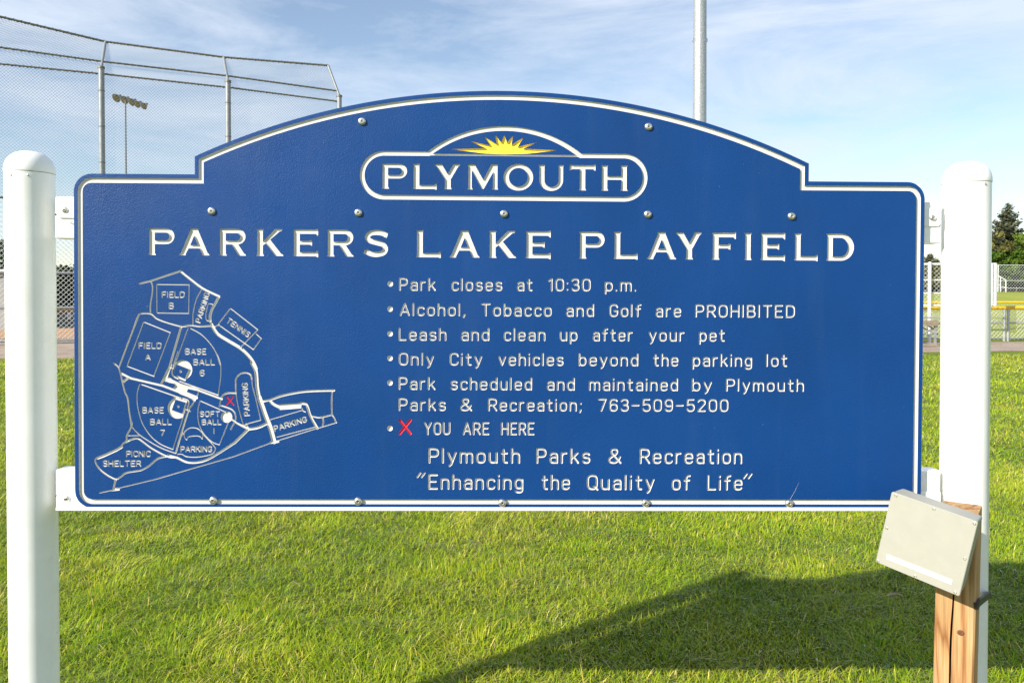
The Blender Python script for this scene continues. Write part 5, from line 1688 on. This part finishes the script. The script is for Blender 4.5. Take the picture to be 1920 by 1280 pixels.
def spruce(label, base, h, rad, mat, seed=0):
    base = np.asarray(base, float)
    e = empty("spruce_tree", base); tag(e, label, "tree")
    m = MB(); m.tube(base - [0, 0, .2], base + [0, 0, h * .98], rad * .09, .02, 8); m.build("trunk", M_BARK, e, smooth=True)
    C, U, W, T = [], [], [], []
    for t in np.linspace(.04, .985, 44):
        z = h * t
        L0 = rad * (1 - t) ** .80 * rng.uniform(.82, 1.12)
        nb_ = max(5, int(13 * (1 - t) + 5))
        for a in rng.uniform(0, 6.28, nb_):
            L = L0 * rng.uniform(.62, 1.12)
            tilt = -.25 + .75 * t
            k = max(4, int(L / .085))
            s = np.linspace(.12, 1, k)
            d = np.array([math.cos(a), math.sin(a), 0])
            p = base + [0, 0, z] + np.outer(s * L, d) + np.outer(L * (tilt * s + .25 * s * s), [0, 0, 1])
            p = p + rng.normal(0, .05, p.shape)
            sd = np.array([-math.sin(a), math.cos(a), 0])
            wd = (.34 * L * (1 - s * .75) + .10)
            tint_b = rng.normal(.45, .2)
            for sg in (-1, 1):
                C.append(p + np.outer(wd * .5 * sg, sd) - [0, 0, .05]); U.append(np.outer(wd, sd * sg) + d * (wd * .55)[:, None] - np.outer(wd * .45, [0, 0, 1]))
                W.append(np.outer(np.full(k, .13), d) + rng.normal(0, .05, (k, 3))); T.append(np.clip(tint_b + .25 * s - .1 + rng.normal(0, .12, k), 0, 1))
    quads_obj("crown", np.vstack(C), np.vstack(U), np.vstack(W), np.concatenate(T), mat, e)
    return e
def Gz(px, d, z=1.72):
    p = G3(px, d); p[2] = z; return p
spruce("tallest pointed grey green spruce above the fence on the bank", Gz(1888, 76), zz(381, 76) - 1.72, 3.4, M_SPRUCE)
spruce("broad spruce half hidden behind the white post with the wooden post", Gz(1842, 84), zz(398, 84) - 1.72, 3.2, M_SPRUCE)
spruce("small dark spruce whose tip shows in the gap beside the blue board", Gz(1744, 88), zz(476, 88) - 1.72, 2.4, M_SPRUCE)
broad_tree("leafy_tree", "bright green leafy tree cut off by the picture edge beside the spruce", Gz(1938, 72), zz(420, 72) - 1.72, 2.6, M_LEAFG, 60, 130, .20)
broad_tree("leafy_tree", "olive yellow leafy tree peeking out between white post and tall spruce", Gz(1862, 73), zz(434, 73) - 1.72, 1.7, M_LEAFO, 40, 110, .17)
broad_tree("leafy_tree", "loose olive tree in the gap between bleacher post and white sign post", Gz(1775, 80), zz(488, 80) - 1.72, 2.6, M_LEAFO, 50, 100, .20)
for k_, (px, d, top, r_, lab) in enumerate(((1882, 69.0, 468, 1.6, "rounded yellow green shrub below the spruce behind the bank fence"), (1906, 68.6, 478, 1.5, "bright green shrub behind the bank fence beside the rounded one"), (1868, 69.5, 497, 1.3, "low dark shrub behind the bank fence beside the white pipes"), (1935, 70, 470, 1.9, "dense shrub behind the bank fence mostly outside the picture"))):
    broad_tree("shrub", lab, Gz(px, d), zz(top, d) - 1.72, r_, (M_LEAFG, M_LEAFG, M_LEAFD, M_LEAFG)[k_], 34, 120, .16, .07)
def Gl(px, d): return G3(px, d)
broad_tree("leafy_tree", "green tree showing above the flat roof of the grey dugout", Gl(-14, 52), zz(447, 52), 2.3, M_LEAFG, 60, 110, .20)
broad_tree("leafy_tree", "dark round tree seen through mesh between white post and map", Gl(133, 50), zz(490, 50), 2.0, M_LEAFD, 60, 130, .18)
broad_tree("leafy_tree", "dark spreading tree almost wholly behind the bare white post", Gl(86, 49), zz(500, 49), 1.8, M_LEAFD, 55, 130, .18)
broad_tree("leafy_tree", "dark bushy tree almost wholly behind the board's map end", Gl(178, 51), zz(496, 51), 2.1, M_LEAFD, 55, 120, .18)
